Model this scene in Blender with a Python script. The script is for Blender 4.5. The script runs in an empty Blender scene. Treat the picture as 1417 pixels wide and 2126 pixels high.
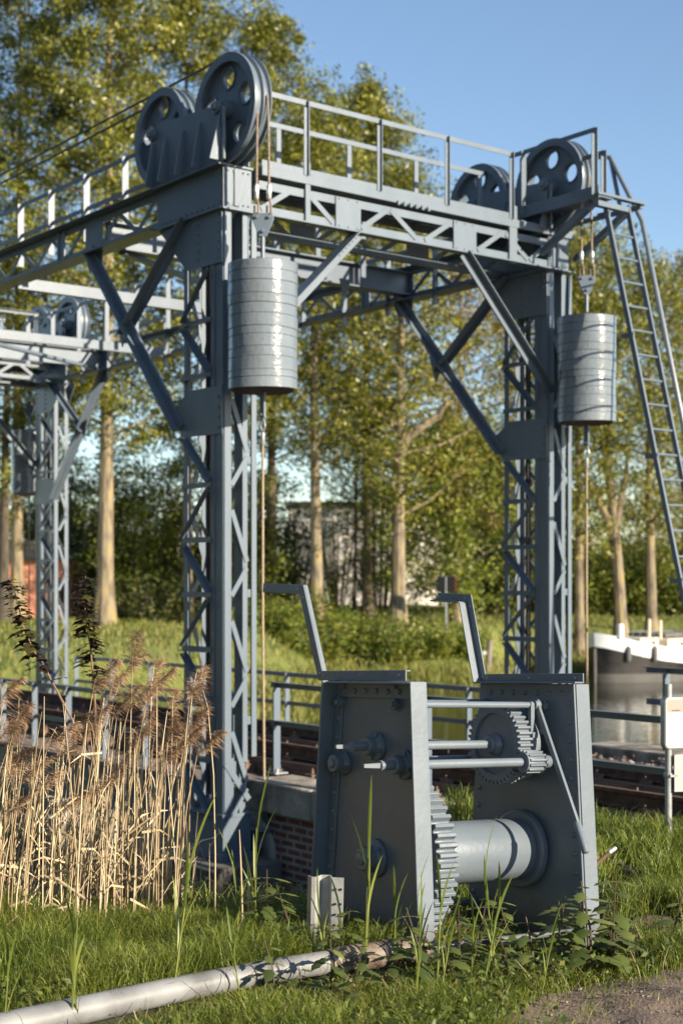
import bpy, bmesh, math, random
import numpy as np
from mathutils import Vector, Matrix, Quaternion
random.seed(7); rng = np.random.default_rng(7)
S = bpy.context.scene; COL = S.collection; R = math.radians

# ---------------------------------------------------------------- camera, sky, sun, exposure
cam = bpy.data.cameras.new('camera'); camo = bpy.data.objects.new('camera', cam); COL.objects.link(camo)
camo.location = (0, 0, 1.7); camo.rotation_euler = (R(90), 0, 0)
cam.sensor_fit = 'VERTICAL'; cam.sensor_height = 36; cam.lens = 52.1; cam.shift_y = 0.0715
cam.clip_start = .1; cam.clip_end = 3000
cam.dof.use_dof = True; cam.dof.focus_distance = 7.3; cam.dof.aperture_fstop = 2.7
S.camera = camo
SUN_EL, SUN_AZ = R(21), R(126)          # azimuth clockwise from +Y
sdir = Vector((math.sin(SUN_AZ)*math.cos(SUN_EL), math.cos(SUN_AZ)*math.cos(SUN_EL), math.sin(SUN_EL)))
W = bpy.data.worlds.new('World'); S.world = W; W.use_nodes = True
nt = W.node_tree; sky = nt.nodes.new('ShaderNodeTexSky'); sky.sky_type = 'NISHITA'; sky.sun_disc = False
sky.sun_elevation = SUN_EL; sky.sun_rotation = SUN_AZ; sky.air_density = 1.0; sky.dust_density = .12; sky.ozone_density = 2.0
nt.links.new(sky.outputs[0], nt.nodes['Background'].inputs[0]); nt.nodes['Background'].inputs[1].default_value = .09
sl = bpy.data.lights.new('sun', 'SUN'); sl.energy = 5.0; sl.angle = R(.55); sl.color = (1, .88, .70)
so = bpy.data.objects.new('sun', sl); COL.objects.link(so); so.rotation_euler = sdir.to_track_quat('Z', 'Y').to_euler()
S.view_settings.view_transform = 'Standard'; S.view_settings.look = 'None'; S.view_settings.exposure = 1.13; S.view_settings.gamma = 1

# ---------------------------------------------------------------- materials
def mat(name, col, rough=.6, col2=None, nscale=6, bump=0, bscale=40, metal=0, detail=4, spec=.5, coat=0, noise_ramp=(.35, .65), stretch=None, trans=None, island=False):
    if not island and name[-5:] != 'paint': col = tuple(c*.62 for c in col); col2 = col2 and (tuple(c*.62 for c in col2) if not isinstance(col2[0], (tuple, list)) else [tuple(c*.62 for c in q) for q in col2])
    m = bpy.data.materials.new(name); m.use_nodes = True; n = m.node_tree.nodes; l = m.node_tree.links
    b = n['Principled BSDF']; b.inputs['Roughness'].default_value = rough; b.inputs['Metallic'].default_value = metal
    b.inputs['Specular IOR Level'].default_value = spec; b.inputs['Coat Weight'].default_value = coat; b.inputs['Coat Roughness'].default_value = .12
    b.inputs['Base Color'].default_value = (*col, 1)
    tc = n.new('ShaderNodeTexCoord'); vec = tc.outputs['Object']
    if stretch:
        mp = n.new('ShaderNodeMapping'); mp.inputs['Scale'].default_value = stretch; l.new(vec, mp.inputs[0]); vec = mp.outputs[0]
    colsock = None
    if col2:
        r = n.new('ShaderNodeValToRGB'); e = r.color_ramp.elements
        cols = [col, col2] if not isinstance(col2[0], (tuple, list)) else [col, *col2]
        while len(e) < len(cols): e.new(.5)
        for i, c in enumerate(cols):
            e[i].position = noise_ramp[0]+(noise_ramp[1]-noise_ramp[0])*i/(len(cols)-1); e[i].color = (*c, 1)
        if island:
            g = n.new('ShaderNodeNewGeometry'); src = g.outputs['Random Per Island']
            nz = n.new('ShaderNodeTexNoise'); nz.inputs['Scale'].default_value = nscale; nz.inputs['Detail'].default_value = 2; l.new(vec, nz.inputs['Vector'])
            mx = n.new('ShaderNodeMix'); mx.inputs[0].default_value = .5; l.new(src, mx.inputs[2]); l.new(nz.outputs[0], mx.inputs[3]); src = mx.outputs[0]
        else:
            nz = n.new('ShaderNodeTexNoise'); nz.inputs['Scale'].default_value = nscale; nz.inputs['Detail'].default_value = detail; l.new(vec, nz.inputs['Vector']); src = nz.outputs[0]
        l.new(src, r.inputs[0]); colsock = r.outputs[0]; l.new(colsock, b.inputs['Base Color'])
    if bump:
        nb = n.new('ShaderNodeTexNoise'); nb.inputs['Scale'].default_value = bscale; nb.inputs['Detail'].default_value = 5; l.new(vec, nb.inputs['Vector'])
        bp = n.new('ShaderNodeBump'); bp.inputs['Strength'].default_value = bump; bp.inputs['Distance'].default_value = .01; l.new(nb.outputs[0], bp.inputs['Height']); l.new(bp.outputs[0], b.inputs['Normal'])
    if trans:
        t = n.new('ShaderNodeBsdfTranslucent'); t.inputs[0].default_value = (*col, 1)
        if colsock: l.new(colsock, t.inputs[0])
        ms = n.new('ShaderNodeMixShader'); ms.inputs[0].default_value = trans
        l.new(b.outputs[0], ms.inputs[1]); l.new(t.outputs[0], ms.inputs[2]); l.new(ms.outputs[0], n['Material Output'].inputs[0])
    return m
PAINT = mat('grey_blue_gloss_paint', (.104, .132, .165), .34, (.124, .154, .188), 1.6, .12, 26, spec=.5, detail=8, stretch=(2.5, 2.5, .5))
WPAINT = mat('winch_gloss_paint', (.114, .137, .160), .36, (.148, .172, .196), 2.4, .16, 34, spec=.4, coat=.06)
def splash(m):
    n = m.node_tree.nodes; l = m.node_tree.links; b = n['Principled BSDF']; src = b.inputs['Base Color'].links[0].from_socket; tc = n.new('ShaderNodeTexCoord'); sp = n.new('ShaderNodeSeparateXYZ'); l.new(tc.outputs['Object'], sp.inputs[0])
    mr = n.new('ShaderNodeMapRange'); mr.inputs[1].default_value = .34; mr.inputs[2].default_value = .0; mr.inputs[3].default_value = 0; mr.inputs[4].default_value = 1; l.new(sp.outputs[2], mr.inputs[0])
    nz = n.new('ShaderNodeTexNoise'); nz.inputs['Scale'].default_value = 14; nz.inputs['Detail'].default_value = 8; nz.inputs['Roughness'].default_value = .7; l.new(tc.outputs['Object'], nz.inputs['Vector'])
    mu = n.new('ShaderNodeMath'); mu.operation = 'MULTIPLY'; l.new(mr.outputs[0], mu.inputs[0]); l.new(nz.outputs[0], mu.inputs[1]); rp = n.new('ShaderNodeValToRGB'); rp.color_ramp.elements[0].position = .22; rp.color_ramp.elements[1].position = .55; rp.color_ramp.elements[1].color = (.75, .75, .75, 1); l.new(mu.outputs[0], rp.inputs[0])
    mx = n.new('ShaderNodeMix'); mx.data_type = 'RGBA'; l.new(rp.outputs[0], mx.inputs[0]); l.new(src, mx.inputs[6]); mx.inputs[7].default_value = (.075, .06, .042, 1); l.new(mx.outputs[2], b.inputs['Base Color']); l.new(rp.outputs[0], n.new('ShaderNodeMath').inputs[0])
splash(WPAINT)
CWP = mat('lumpy_gloss_paint', (.145, .168, .188), .20, (.170, .193, .213), 5, .6, 18, coat=.3)
GALV = mat('galvanised_steel', (.42, .44, .45), .42, (.58, .59, .59), 14, .1, 60, metal=.35)
BRIGHT = mat('bright_zinc', (.72, .72, .70), .3, metal=.6)
ROPE = mat('steel_wire_rope', (.22, .15, .10), .55, (.42, .33, .25), 60, .6, 160)
TAILR = mat('tan_rope', (.42, .30, .19), .7, (.62, .48, .33), 60, .6, 160)
DROPE = mat('greased_wire_rope', (.03, .028, .027), .5, (.07, .06, .055), 60, .5, 160)
RUST = mat('rusty_rail_steel', (.075, .04, .025), .8, (.19, .10, .06), 9, .3, 50)
RUST2 = mat('pale_rust_fastening', (.15, .09, .06), .8, (.30, .20, .14), 20, .3, 80)
TIMBER = mat('weathered_timber', (.17, .105, .075), .85, (.30, .20, .15), 3, .3, 30, stretch=(1, 8, 8))
PLANK = mat('worn_deck_plank', (.27, .20, .165), .85, (.40, .31, .26), 3, .3, 30, stretch=(1, 9, 9))
CONC = mat('concrete', (.12, .11, .095), .9, (.24, .22, .19), 2, .5, 30)
WCONC = mat('pale_concrete', (.55, .50, .43), .9, (.68, .63, .55), 2, .3, 20)
STONE = mat('mossy_coping_stone', (.18, .16, .13), .95, [(.42, .37, .30), (.62, .55, .46)], 3.5, .9, 22)
SOIL = mat('soil_and_turf', (.05, .045, .025), 1, [(.075, .09, .03), (.14, .12, .06)], 2.2, 1, 25, noise_ramp=(.3, .7))
DIRT = mat('trodden_dirt_path', (.19, .13, .09), .95, [(.33, .235, .165), (.13, .09, .065)], 7, 1.0, 60, noise_ramp=(.3, .72), detail=8)
BALL = mat('ballast_bed', (.12, .095, .075), 1, (.24, .19, .15), 14, 1, 30)
STN = mat('ballast_stone', (.10, .075, .06), .95, (.27, .22, .185), 4, .4, 40, island=True)
LAWN = mat('far_bank_grass', (.16, .20, .035), 1, [(.27, .30, .055), (.20, .18, .065)], .35, 1, 3, noise_ramp=(.33, .7), detail=9)
BARK = mat('poplar_bark', (.13, .10, .065), .95, [(.36, .29, .19), (.52, .38, .11)], 1.3, 1.0, 9, noise_ramp=(.35, .72), stretch=(3, 3, .8), detail=9)
DBARK = mat('dark_bark', (.07, .055, .04), .95, (.15, .12, .085), 2, .8, 9, stretch=(4, 4, 1))
LEAF = mat('poplar_leaf', (.042, .058, .006), .38, [(.17, .18, .016), (.38, .35, .065)], .5, trans=.33, island=True, noise_ramp=(.25, .78))
LEAF2 = mat('young_bronze_leaf', (.12, .10, .02), .5, [(.29, .22, .06), (.44, .33, .13)], .5, trans=.38, island=True, noise_ramp=(.25, .78))
LEAF3 = mat('dark_shrub_leaf', (.022, .036, .008), .5, [(.065, .085, .015), (.19, .18, .032)], .8, trans=.25, island=True, noise_ramp=(.25, .8))
LEAF4 = mat('bright_shrub_leaf', (.06, .10, .014), .5, [(.17, .21, .024), (.36, .34, .05)], .8, trans=.35, island=True, noise_ramp=(.25, .8))
GRASS = mat('grass_blade', (.05, .085, .010), .45, [(.15, .20, .022), (.36, .36, .08)], 1.6, trans=.4, island=True, noise_ramp=(.22, .8), spec=.4)
DRYG = mat('dry_grass_blade', (.22, .17, .08), .6, (.42, .33, .17), 2, trans=.3, island=True)
WEED = mat('weed_leaf', (.055, .085, .016), .5, [(.12, .16, .03), (.24, .26, .06)], 2, trans=.35, island=True, noise_ramp=(.25, .8))
NET = mat('nettle_leaf', (.05, .075, .018), .55, [(.11, .14, .03), (.20, .22, .06)], 4, trans=.3, island=True, noise_ramp=(.25, .8))
SHOOT = mat('green_reed_leaf', (.13, .17, .03), .45, (.30, .33, .075), 3, trans=.4, island=True)
REED = mat('dry_reed_stalk', (.27, .19, .10), .5, [(.45, .34, .20), (.60, .49, .31)], 3, island=True, trans=.12)
PLUME = mat('reed_plume', (.16, .085, .045), .9, [(.30, .18, .10), (.48, .33, .20)], 8, trans=.3, island=True)
MAPLE = mat('dark_sapling_leaf', (.022, .016, .010), .45, [(.05, .028, .018), (.06, .06, .015)], 5, trans=.25, island=True)
MSTEM = mat('sapling_stem', (.22, .12, .07), .7, (.32, .19, .12), 6)
BLK = mat('boat_black_tar', (.008, .008, .008), .45, (.06, .052, .046), 1.1, .3, 5)
BWHT = mat('boat_white_paint', (.80, .80, .79), .35, (.72, .72, .70), 2)
CREAM = mat('boat_cream_paint', (.66, .57, .42), .5, (.72, .64, .50), 2)
BGREY = mat('boat_grey_boot', (.13, .12, .11), .7, (.19, .178, .165), 1)
WHT = mat('white_panel', (.78, .77, .74), .5)
SIGNH = mat('panel_header_beige', (.50, .42, .35), .6)
INK = mat('printing_ink', (.10, .085, .075), .7)
INKL = mat('pale_printing', (.52, .50, .47), .7)
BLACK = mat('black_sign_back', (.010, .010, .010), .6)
RED = mat('red_edge', (.35, .03, .02), .6)
BUILDW = mat('white_render', (1.15, 1.06, .95), .9, (1.25, 1.15, 1.05), .6)
GLASS = mat('dark_window_glass', (.03, .035, .04), .1)
ROOF = mat('grey_roof', (.09, .085, .08), .8, (.14, .13, .12), 3)
WOODP = mat('grey_post_wood', (.26, .22, .17), .9, (.36, .31, .25), 3)
def brick(name, c1, c2, mortar, scale, ax):
    m = mat(name, c1, .9); n = m.node_tree.nodes; l = m.node_tree.links; tc = n.new('ShaderNodeTexCoord')
    sp = n.new('ShaderNodeSeparateXYZ'); cb = n.new('ShaderNodeCombineXYZ'); l.new(tc.outputs['Object'], sp.inputs[0])
    l.new(sp.outputs[ax], cb.inputs[0]); l.new(sp.outputs[2], cb.inputs[1])
    bt = n.new('ShaderNodeTexBrick'); l.new(cb.outputs[0], bt.inputs[0]); bt.inputs['Color1'].default_value = (*c1, 1); bt.inputs['Color2'].default_value = (*c2, 1); bt.inputs['Mortar'].default_value = (*mortar, 1)
    bt.inputs['Scale'].default_value = scale; bt.inputs['Mortar Size'].default_value = .018; bt.inputs['Brick Width'].default_value = .22; bt.inputs['Row Height'].default_value = .075; bt.inputs['Mortar Smooth'].default_value = .3
    nz = n.new('ShaderNodeTexNoise'); nz.inputs['Scale'].default_value = 3; nz.inputs['Detail'].default_value = 6; l.new(tc.outputs['Object'], nz.inputs['Vector'])
    mx = n.new('ShaderNodeMix'); mx.data_type = 'RGBA'; mx.blend_type = 'MULTIPLY'; mx.inputs[0].default_value = .7; l.new(bt.outputs[0], mx.inputs[6])
    rp = n.new('ShaderNodeValToRGB'); rp.color_ramp.elements[0].color = (.45, .42, .4, 1); rp.color_ramp.elements[1].color = (1.3, 1.25, 1.2, 1); rp.color_ramp.elements[0].position = .3; rp.color_ramp.elements[1].position = .7; l.new(nz.outputs[0], rp.inputs[0]); l.new(rp.outputs[0], mx.inputs[7])
    l.new(mx.outputs[2], n['Principled BSDF'].inputs['Base Color'])
    bp = n.new('ShaderNodeBump'); bp.inputs['Strength'].default_value = .6; bp.inputs['Distance'].default_value = .01; bp.invert = True; l.new(bt.outputs['Fac'], bp.inputs['Height']); l.new(bp.outputs[0], n['Principled BSDF'].inputs['Normal'])
    return m
BRICK = brick('old_brick', (.26, .105, .07), (.16, .07, .055), (.40, .34, .29), 1, 0)
BRICK2 = brick('orange_brick', (.85, .32, .18), (.74, .27, .15), (.75, .38, .25), 1, 0)
def water_mat():
    m = mat('canal_water', (.022, .026, .012), .04, spec=.5); n = m.node_tree.nodes; l = m.node_tree.links
    tc = n.new('ShaderNodeTexCoord'); mp = n.new('ShaderNodeMapping'); mp.inputs['Scale'].default_value = (.7, 1.6, 1); l.new(tc.outputs['Object'], mp.inputs[0])
    nz = n.new('ShaderNodeTexNoise'); nz.inputs['Scale'].default_value = 2.2; nz.inputs['Detail'].default_value = 4; l.new(mp.outputs[0], nz.inputs['Vector'])
    bp = n.new('ShaderNodeBump'); bp.inputs['Strength'].default_value = .25; bp.inputs['Distance'].default_value = .06; l.new(nz.outputs[0], bp.inputs['Height']); l.new(bp.outputs[0], n['Principled BSDF'].inputs['Normal'])
    n['Principled BSDF'].inputs['IOR'].default_value = 1.33; return m
WATER = water_mat()

# ---------------------------------------------------------------- helpers
def V3(p): return Vector(p)
class MB:
    """collects shapes; build() links them as one mesh object"""
    def __init__(s, T=None): s.v = []; s.f = []; s.T = T or (lambda a, b, c: (a, b, c))
    def add(s, vs, fs):
        o = len(s.v); s.v += [s.T(*p) for p in vs]; s.f += [tuple(i+o for i in f) for f in fs]; return s
    def box(s, a, b):
        x0, y0, z0 = a; x1, y1, z1 = b
        return s.add([(x, y, z) for x in (x0, x1) for y in (y0, y1) for z in (z0, z1)], [(0, 1, 3, 2), (4, 6, 7, 5), (0, 4, 5, 1), (2, 3, 7, 6), (0, 2, 6, 4), (1, 5, 7, 3)])
    def bar(s, p, q, w, h, side):
        """box from p to q; w along `side`, h along the other normal"""
        p, q = V3(p), V3(q); d = (q-p).normalized(); sd = V3(side); sd = (sd-d*sd.dot(d)).normalized(); up = d.cross(sd)
        vs = [e+sd*(w/2*i)+up*(h/2*j) for e in (p, q) for i in (-1, 1) for j in (-1, 1)]
        return s.add([tuple(x) for x in vs], [(0, 1, 3, 2), (4, 6, 7, 5), (0, 4, 5, 1), (2, 3, 7, 6), (0, 2, 6, 4), (1, 5, 7, 3)])
    def angle(s, p, q, leg, t, flat, out, off=0):
        """L section: one leg lies along (perp to p-q) in direction `flat`, other leg stands off along `out`"""
        p, q = V3(p), V3(q); d = (q-p).normalized(); fl = V3(flat); fl = (fl-d*fl.dot(d)).normalized(); ou = V3(out); ou = (ou-d*ou.dot(d)-fl*ou.dot(fl)).normalized()
        s.bar(p+fl*(leg/2)+ou*(t/2), q+fl*(leg/2)+ou*(t/2), leg, t, fl)
        s.bar(p+fl*(t/2)+ou*(leg/2+t/2), q+fl*(t/2)+ou*(leg/2+t/2), t, leg-t, fl); return s
    def tube(s, pts, r, n=8, cap=True):
        pts = [V3(p) for p in pts]; k = len(pts); rs = r if isinstance(r, (list, tuple)) else [r]*k; vs = []; fs = []
        d0 = (pts[1]-pts[0]).normalized(); a = d0.orthogonal().normalized()
        for i, p in enumerate(pts):
            d = (pts[min(i+1, k-1)]-pts[max(i-1, 0)]).normalized(); a = (a-d*a.dot(d)).normalized(); b = d.cross(a)
            vs += [tuple(p+(a*math.cos(2*math.pi*j/n)+b*math.sin(2*math.pi*j/n))*rs[i]) for j in range(n)]
        for i in range(k-1):
            fs += [(i*n+j, i*n+(j+1) % n, (i+1)*n+(j+1) % n, (i+1)*n+j) for j in range(n)]
        if cap: fs += [tuple(range(n))[::-1], tuple((k-1)*n+j for j in range(n))]
        return s.add(vs, fs)
    def cyl(s, p, q, r, n=16, r2=None): return s.tube([p, q], [r, r if r2 is None else r2], n)
    def lathe(s, o, ax, prof, n=32):
        """prof = [(distance along axis, radius)]"""
        o, ax = V3(o), V3(ax).normalized(); a = ax.orthogonal().normalized(); b = ax.cross(a); vs = []; fs = []
        for (h, r) in prof: vs += [tuple(o+ax*h+(a*math.cos(2*math.pi*j/n)+b*math.sin(2*math.pi*j/n))*r) for j in range(n)]
        for i in range(len(prof)-1): fs += [(i*n+j, i*n+(j+1) % n, (i+1)*n+(j+1) % n, (i+1)*n+j) for j in range(n)]
        fs += [tuple(range(n))[::-1], tuple((len(prof)-1)*n+j for j in range(n))]; return s.add(vs, fs)
    def prism(s, poly, o, ex, ey, thick):
        """flat polygon (2-D points in ex, ey) extruded by the vector thick"""
        o, ex, ey, th = V3(o), V3(ex), V3(ey), V3(thick); n = len(poly)
        vs = [tuple(o+ex*x+ey*y) for x, y in poly]+[tuple(o+ex*x+ey*y+th) for x, y in poly]
        return s.add(vs, [tuple(range(n))[::-1], tuple(range(n, 2*n))]+[(i, (i+1) % n, (i+1) % n+n, i+n) for i in range(n)])
    def holed(s, outer, holes, o, ex, ey, th):
        cu = bpy.data.curves.new('tmp', 'CURVE'); cu.dimensions = '2D'; cu.fill_mode = 'BOTH'; th = V3(th); cu.extrude = th.length/2
        for pl in [outer]+holes:
            sp = cu.splines.new('POLY'); sp.points.add(len(pl)-1); sp.use_cyclic_u = True
            for i, (x, y) in enumerate(pl): sp.points[i].co = (x, y, 0, 1)
        ob = bpy.data.objects.new('tmp', cu); COL.objects.link(ob); me = bpy.data.meshes.new_from_object(ob.evaluated_get(bpy.context.evaluated_depsgraph_get()))
        o, ex, ey = V3(o), V3(ex), V3(ey); tn = th.normalized()
        s.add([tuple(o+ex*p.co.x+ey*p.co.y+tn*(p.co.z+th.length/2)) for p in me.vertices], [tuple(p.vertices) for p in me.polygons])
        bpy.data.objects.remove(ob); bpy.data.curves.remove(cu); bpy.data.meshes.remove(me); return s
    def rivet(s, p, nrm, r=.012, n=7):
        p, nrm = V3(p), V3(nrm); return s.lathe(p, nrm, [(0, r), (r*.45, r*.85), (r*.75, r*.4)], n)
    def hexnut(s, p, nrm, r, h): return s.lathe(p, nrm, [(0, r), (h, r)], 6)
    def build(s, name, m, parent=None, smooth=30, bevel=0, weld=False):
        me = bpy.data.meshes.new(name); me.from_pydata(s.v, [], s.f); me.materials.append(m)
        bm = bmesh.new(); bm.from_mesh(me)
        if weld: bmesh.ops.remove_doubles(bm, verts=bm.verts, dist=1e-5)
        bmesh.ops.recalc_face_normals(bm, faces=bm.faces); bm.to_mesh(me); bm.free()
        if smooth:
            me.shade_smooth(); me.set_sharp_from_angle(angle=R(smooth))
        o = bpy.data.objects.new(name, me); COL.objects.link(o)
        if parent: o.parent = parent
        if bevel:
            b = o.modifiers.new('bevel', 'BEVEL'); b.width = bevel; b.segments = 2; b.limit_method = 'ANGLE'; b.angle_limit = R(40); b.harden_normals = False
        return o
def circ(r, n=24, cx=0, cy=0): return [(cx+r*math.cos(2*math.pi*i/n), cy+r*math.sin(2*math.pi*i/n)) for i in range(n)]
def tag(o, label, cat, group=None, kind=None):
    if label: o['label'] = label
    if cat: o['category'] = cat
    if group: o['group'] = group
    if kind: o['kind'] = kind
    return o
def thing(name, label, cat, loc=(0, 0, 0), rz=0, group=None):
    o = bpy.data.objects.new(name, None); COL.objects.link(o); o.location = loc; o.rotation_euler = (0, 0, rz); o.empty_display_size = .1
    return tag(o, label, cat, group)
def copy_tree(o, parent=None):
    c = o.copy(); COL.objects.link(c)
    if parent: c.parent = parent
    for ch in list(o.children): copy_tree(ch, c)
    return c
def npmesh(name, v, f, m, parent=None, n=4):
    """v (N,3) float, f (M,n) int arrays"""
    me = bpy.data.meshes.new(name); v = np.asarray(v, np.float32); f = np.asarray(f, np.int32)
    me.vertices.add(len(v)); me.vertices.foreach_set('co', v.ravel()); me.loops.add(f.size); me.loops.foreach_set('vertex_index', f.ravel())
    me.polygons.add(len(f)); me.polygons.foreach_set('loop_start', np.arange(0, f.size, n, dtype=np.int32)); me.update(calc_edges=True); me.materials.append(m)
    o = bpy.data.objects.new(name, me); COL.objects.link(o)
    if parent: o.parent = parent
    return o
def sst(a, b, x):
    t = np.clip((x-a)/(b-a), 0, 1); return t*t*(3-2*t)

# bridge frame of reference: U along the track (away to the left), V across it (away to the right), from the near tower's corner
OX, OY = -1.1522, 14.5; ux, uy, vx, vy = -.6164, .7875, .7875, .6164
BROT = math.atan2(-uy, -ux)
def world(U, V, z=0): return (OX+ux*U+vx*V, OY+uy*U+vy*V, z)
def toUV(x, y): dx, dy = x-OX, y-OY; return dx*ux+dy*uy, dx*vx+dy*vy
def bthing(name, label, cat, U, V, z, group=None): return thing(name, label, cat, world(U, V, z), BROT, group)
def BT(U0=0, V0=0, z0=0): return lambda U, V, z: (-(U-U0), V-V0, z-z0)

# ---------------------------------------------------------------- ground, path, far bank, water
def vnoise(x, y, sc, seed=0):
    g = np.random.default_rng(seed).random((64, 64)); X = x/sc; Y = y/sc; xi = np.floor(X).astype(int); yi = np.floor(Y).astype(int); fx = X-xi; fy = Y-yi
    fx = fx*fx*(3-2*fx); fy = fy*fy*(3-2*fy); a = g[xi % 64, yi % 64]; b = g[(xi+1) % 64, yi % 64]; c = g[xi % 64, (yi+1) % 64]; d = g[(xi+1) % 64, (yi+1) % 64]
    return (a*(1-fx)+b*fx)*(1-fy)+(c*(1-fx)+d*fx)*fy
def gz(x, y):
    x = np.asarray(x, float); y = np.asarray(y, float); U = (x-OX)*ux+(y-OY)*uy; V = (x-OX)*vx+(y-OY)*vy
    left = -.04-.05*sst(5.5, 7, y)-2.5*sst(7.6, 13.2, y)
    right = -.02-.10*sst(6, 8, y)-.16*sst(8, 11.5, y)
    w = sst(.15, 1.5, x-.03*(y-7)); h = left*(1-w)+right*w
    emb = np.where(U < .22, -.40-3*sst(6.9, 10, V), -3.2)
    h = np.where(V > .60, emb, np.where((V > .3) & (y > 11.5) & (U < .2) & (x > .9), np.maximum(h, -.3), h))
    h = h-.11*sst(.30, .55, x-.25*(y-7.3))*(1-sst(1.05, 1.35, x-.3*(y-7.3)))*sst(6.45, 6.85, y)*(1-sst(8.0, 8.6, y))
    h = h+.05*(vnoise(x, y, .5, 1)-.5)+.03*(vnoise(x, y, .17, 2)-.5)
    d = np.hypot((x-1.44)/.24, (y-7.30)/.20); h = h-.20*np.exp(-d*d)          # small scour hole right of the winch
    d = np.hypot((x-1.66)/.30, (y-7.75)/.22); h = h+.07*np.exp(-d*d)
    return h
def grid(name, xs, ys, hf, m, label=None):
    X, Y = np.meshgrid(xs, ys, indexing='ij'); Z = hf(X, Y); n1, n2 = X.shape; v = np.stack([X, Y, Z], -1).reshape(-1, 3)
    i = np.arange(n1-1)[:, None]*n2+np.arange(n2-1)[None, :]; i = i.ravel(); f = np.stack([i, i+n2, i+n2+1, i+1], 1)
    o = npmesh(name, v, f, m); o.data.shade_smooth(); o['kind'] = 'structure'; return o
grid('ground', np.concatenate([np.arange(-14, -5, .5), np.arange(-5, 6, .09), np.arange(6, 40, .8)]), np.concatenate([np.arange(-8, 4.5, .5), np.arange(4.5, 14, .09), np.arange(14, 32, .3)]), gz, SOIL)
def on_path(x, y):
    """signed amount inside the trodden path"""
    ex = np.interp(y, [2, 5.3, 5.74, 6.2, 6.45, 6.62, 6.9, 7.4, 9], [.40, .50, .63, .84, 1.10, 1.55, 2.5, 4, 9])
    return x-ex+.16*(vnoise(x, y, .22, 5)-.5)+.08*(vnoise(x, y, .07, 6)-.5)
xs = np.arange(.2, 8, .045); ys = np.arange(2.0, 8.5, .045); X, Y = np.meshgrid(xs, ys, indexing='ij'); Z = gz(X, Y)+.004+.016*vnoise(X, Y, .06, 9)*np.clip(on_path(X, Y)*4+.3, 0, 1); n1, n2 = X.shape; i = (np.arange(n1-1)[:, None]*n2+np.arange(n2-1)[None, :]).ravel()
inside = (on_path(X, Y)[:-1, :-1] > -.05).ravel(); f = np.stack([i, i+n2, i+n2+1, i+1], 1)[inside]
po = npmesh('path', np.stack([X, Y, Z], -1).reshape(-1, 3), f, DIRT); po.data.shade_smooth(); po['kind'] = 'structure'
def soil_m(x, y): return .40-np.hypot((x-1.62)*.85, y-7.42)+.30*(vnoise(x, y, .14, 51)-.5)+.12*(vnoise(x, y, .05, 52)-.5)
xs = np.arange(1.0, 2.4, .03); ys = np.arange(6.8, 8.1, .03); X, Y = np.meshgrid(xs, ys, indexing='ij'); Z = gz(X, Y)+.006+.03*vnoise(X, Y, .05, 53); Z = np.where(soil_m(X, Y) < .03, gz(X, Y)-.03, Z); n1, n2 = X.shape; i = (np.arange(n1-1)[:, None]*n2+np.arange(n2-1)[None, :]).ravel()
f = np.stack([i, i+n2, i+n2+1, i+1], 1)[(soil_m(X, Y)[:-1, :-1] > -.03).ravel()]; po = npmesh('soil', np.stack([X, Y, Z], -1).reshape(-1, 3), f, mat('bare_brown_soil', (.085, .058, .042), 1, [(.17, .12, .085), (.26, .19, .14)], 9, 1, 60, noise_ramp=(.3, .75), detail=8)); po.data.shade_smooth(); po['kind'] = 'structure'
def far_sd(x, y):
    U = (x-OX)*ux+(y-OY)*uy; edge = 54+10*sst(5, 9.5, x); a = y-edge
    b = np.minimum((x+4.5)*-.978+(y-26)*.21, U-12.75); return np.maximum(a, b)+1.2*(vnoise(x, y, 3, 3)-.5)
def fz(x, y):
    d = far_sd(x, y); return np.where(d < 0, -2.1+d*.6, -2.1+2.0*sst(-.5, 7, d)+.55*sst(7, 30, d))-.0+.25*(vnoise(x, y, 2.2, 4)-.5)*sst(0, 4, d)
grid('far_bank', np.concatenate([np.arange(-400, -40, 12), np.arange(-40, 40, .8), np.arange(40, 400, 12)]), np.concatenate([np.arange(22, 90, .8), np.arange(90, 1500, 25)]), fz, LAWN)
w = MB().add([(-500, -20, -2.1), (500, -20, -2.1), (500, 90, -2.1), (-500, 90, -2.1)], [(0, 1, 2, 3)]).build('water', WATER, smooth=0); w['kind'] = 'structure'

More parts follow.
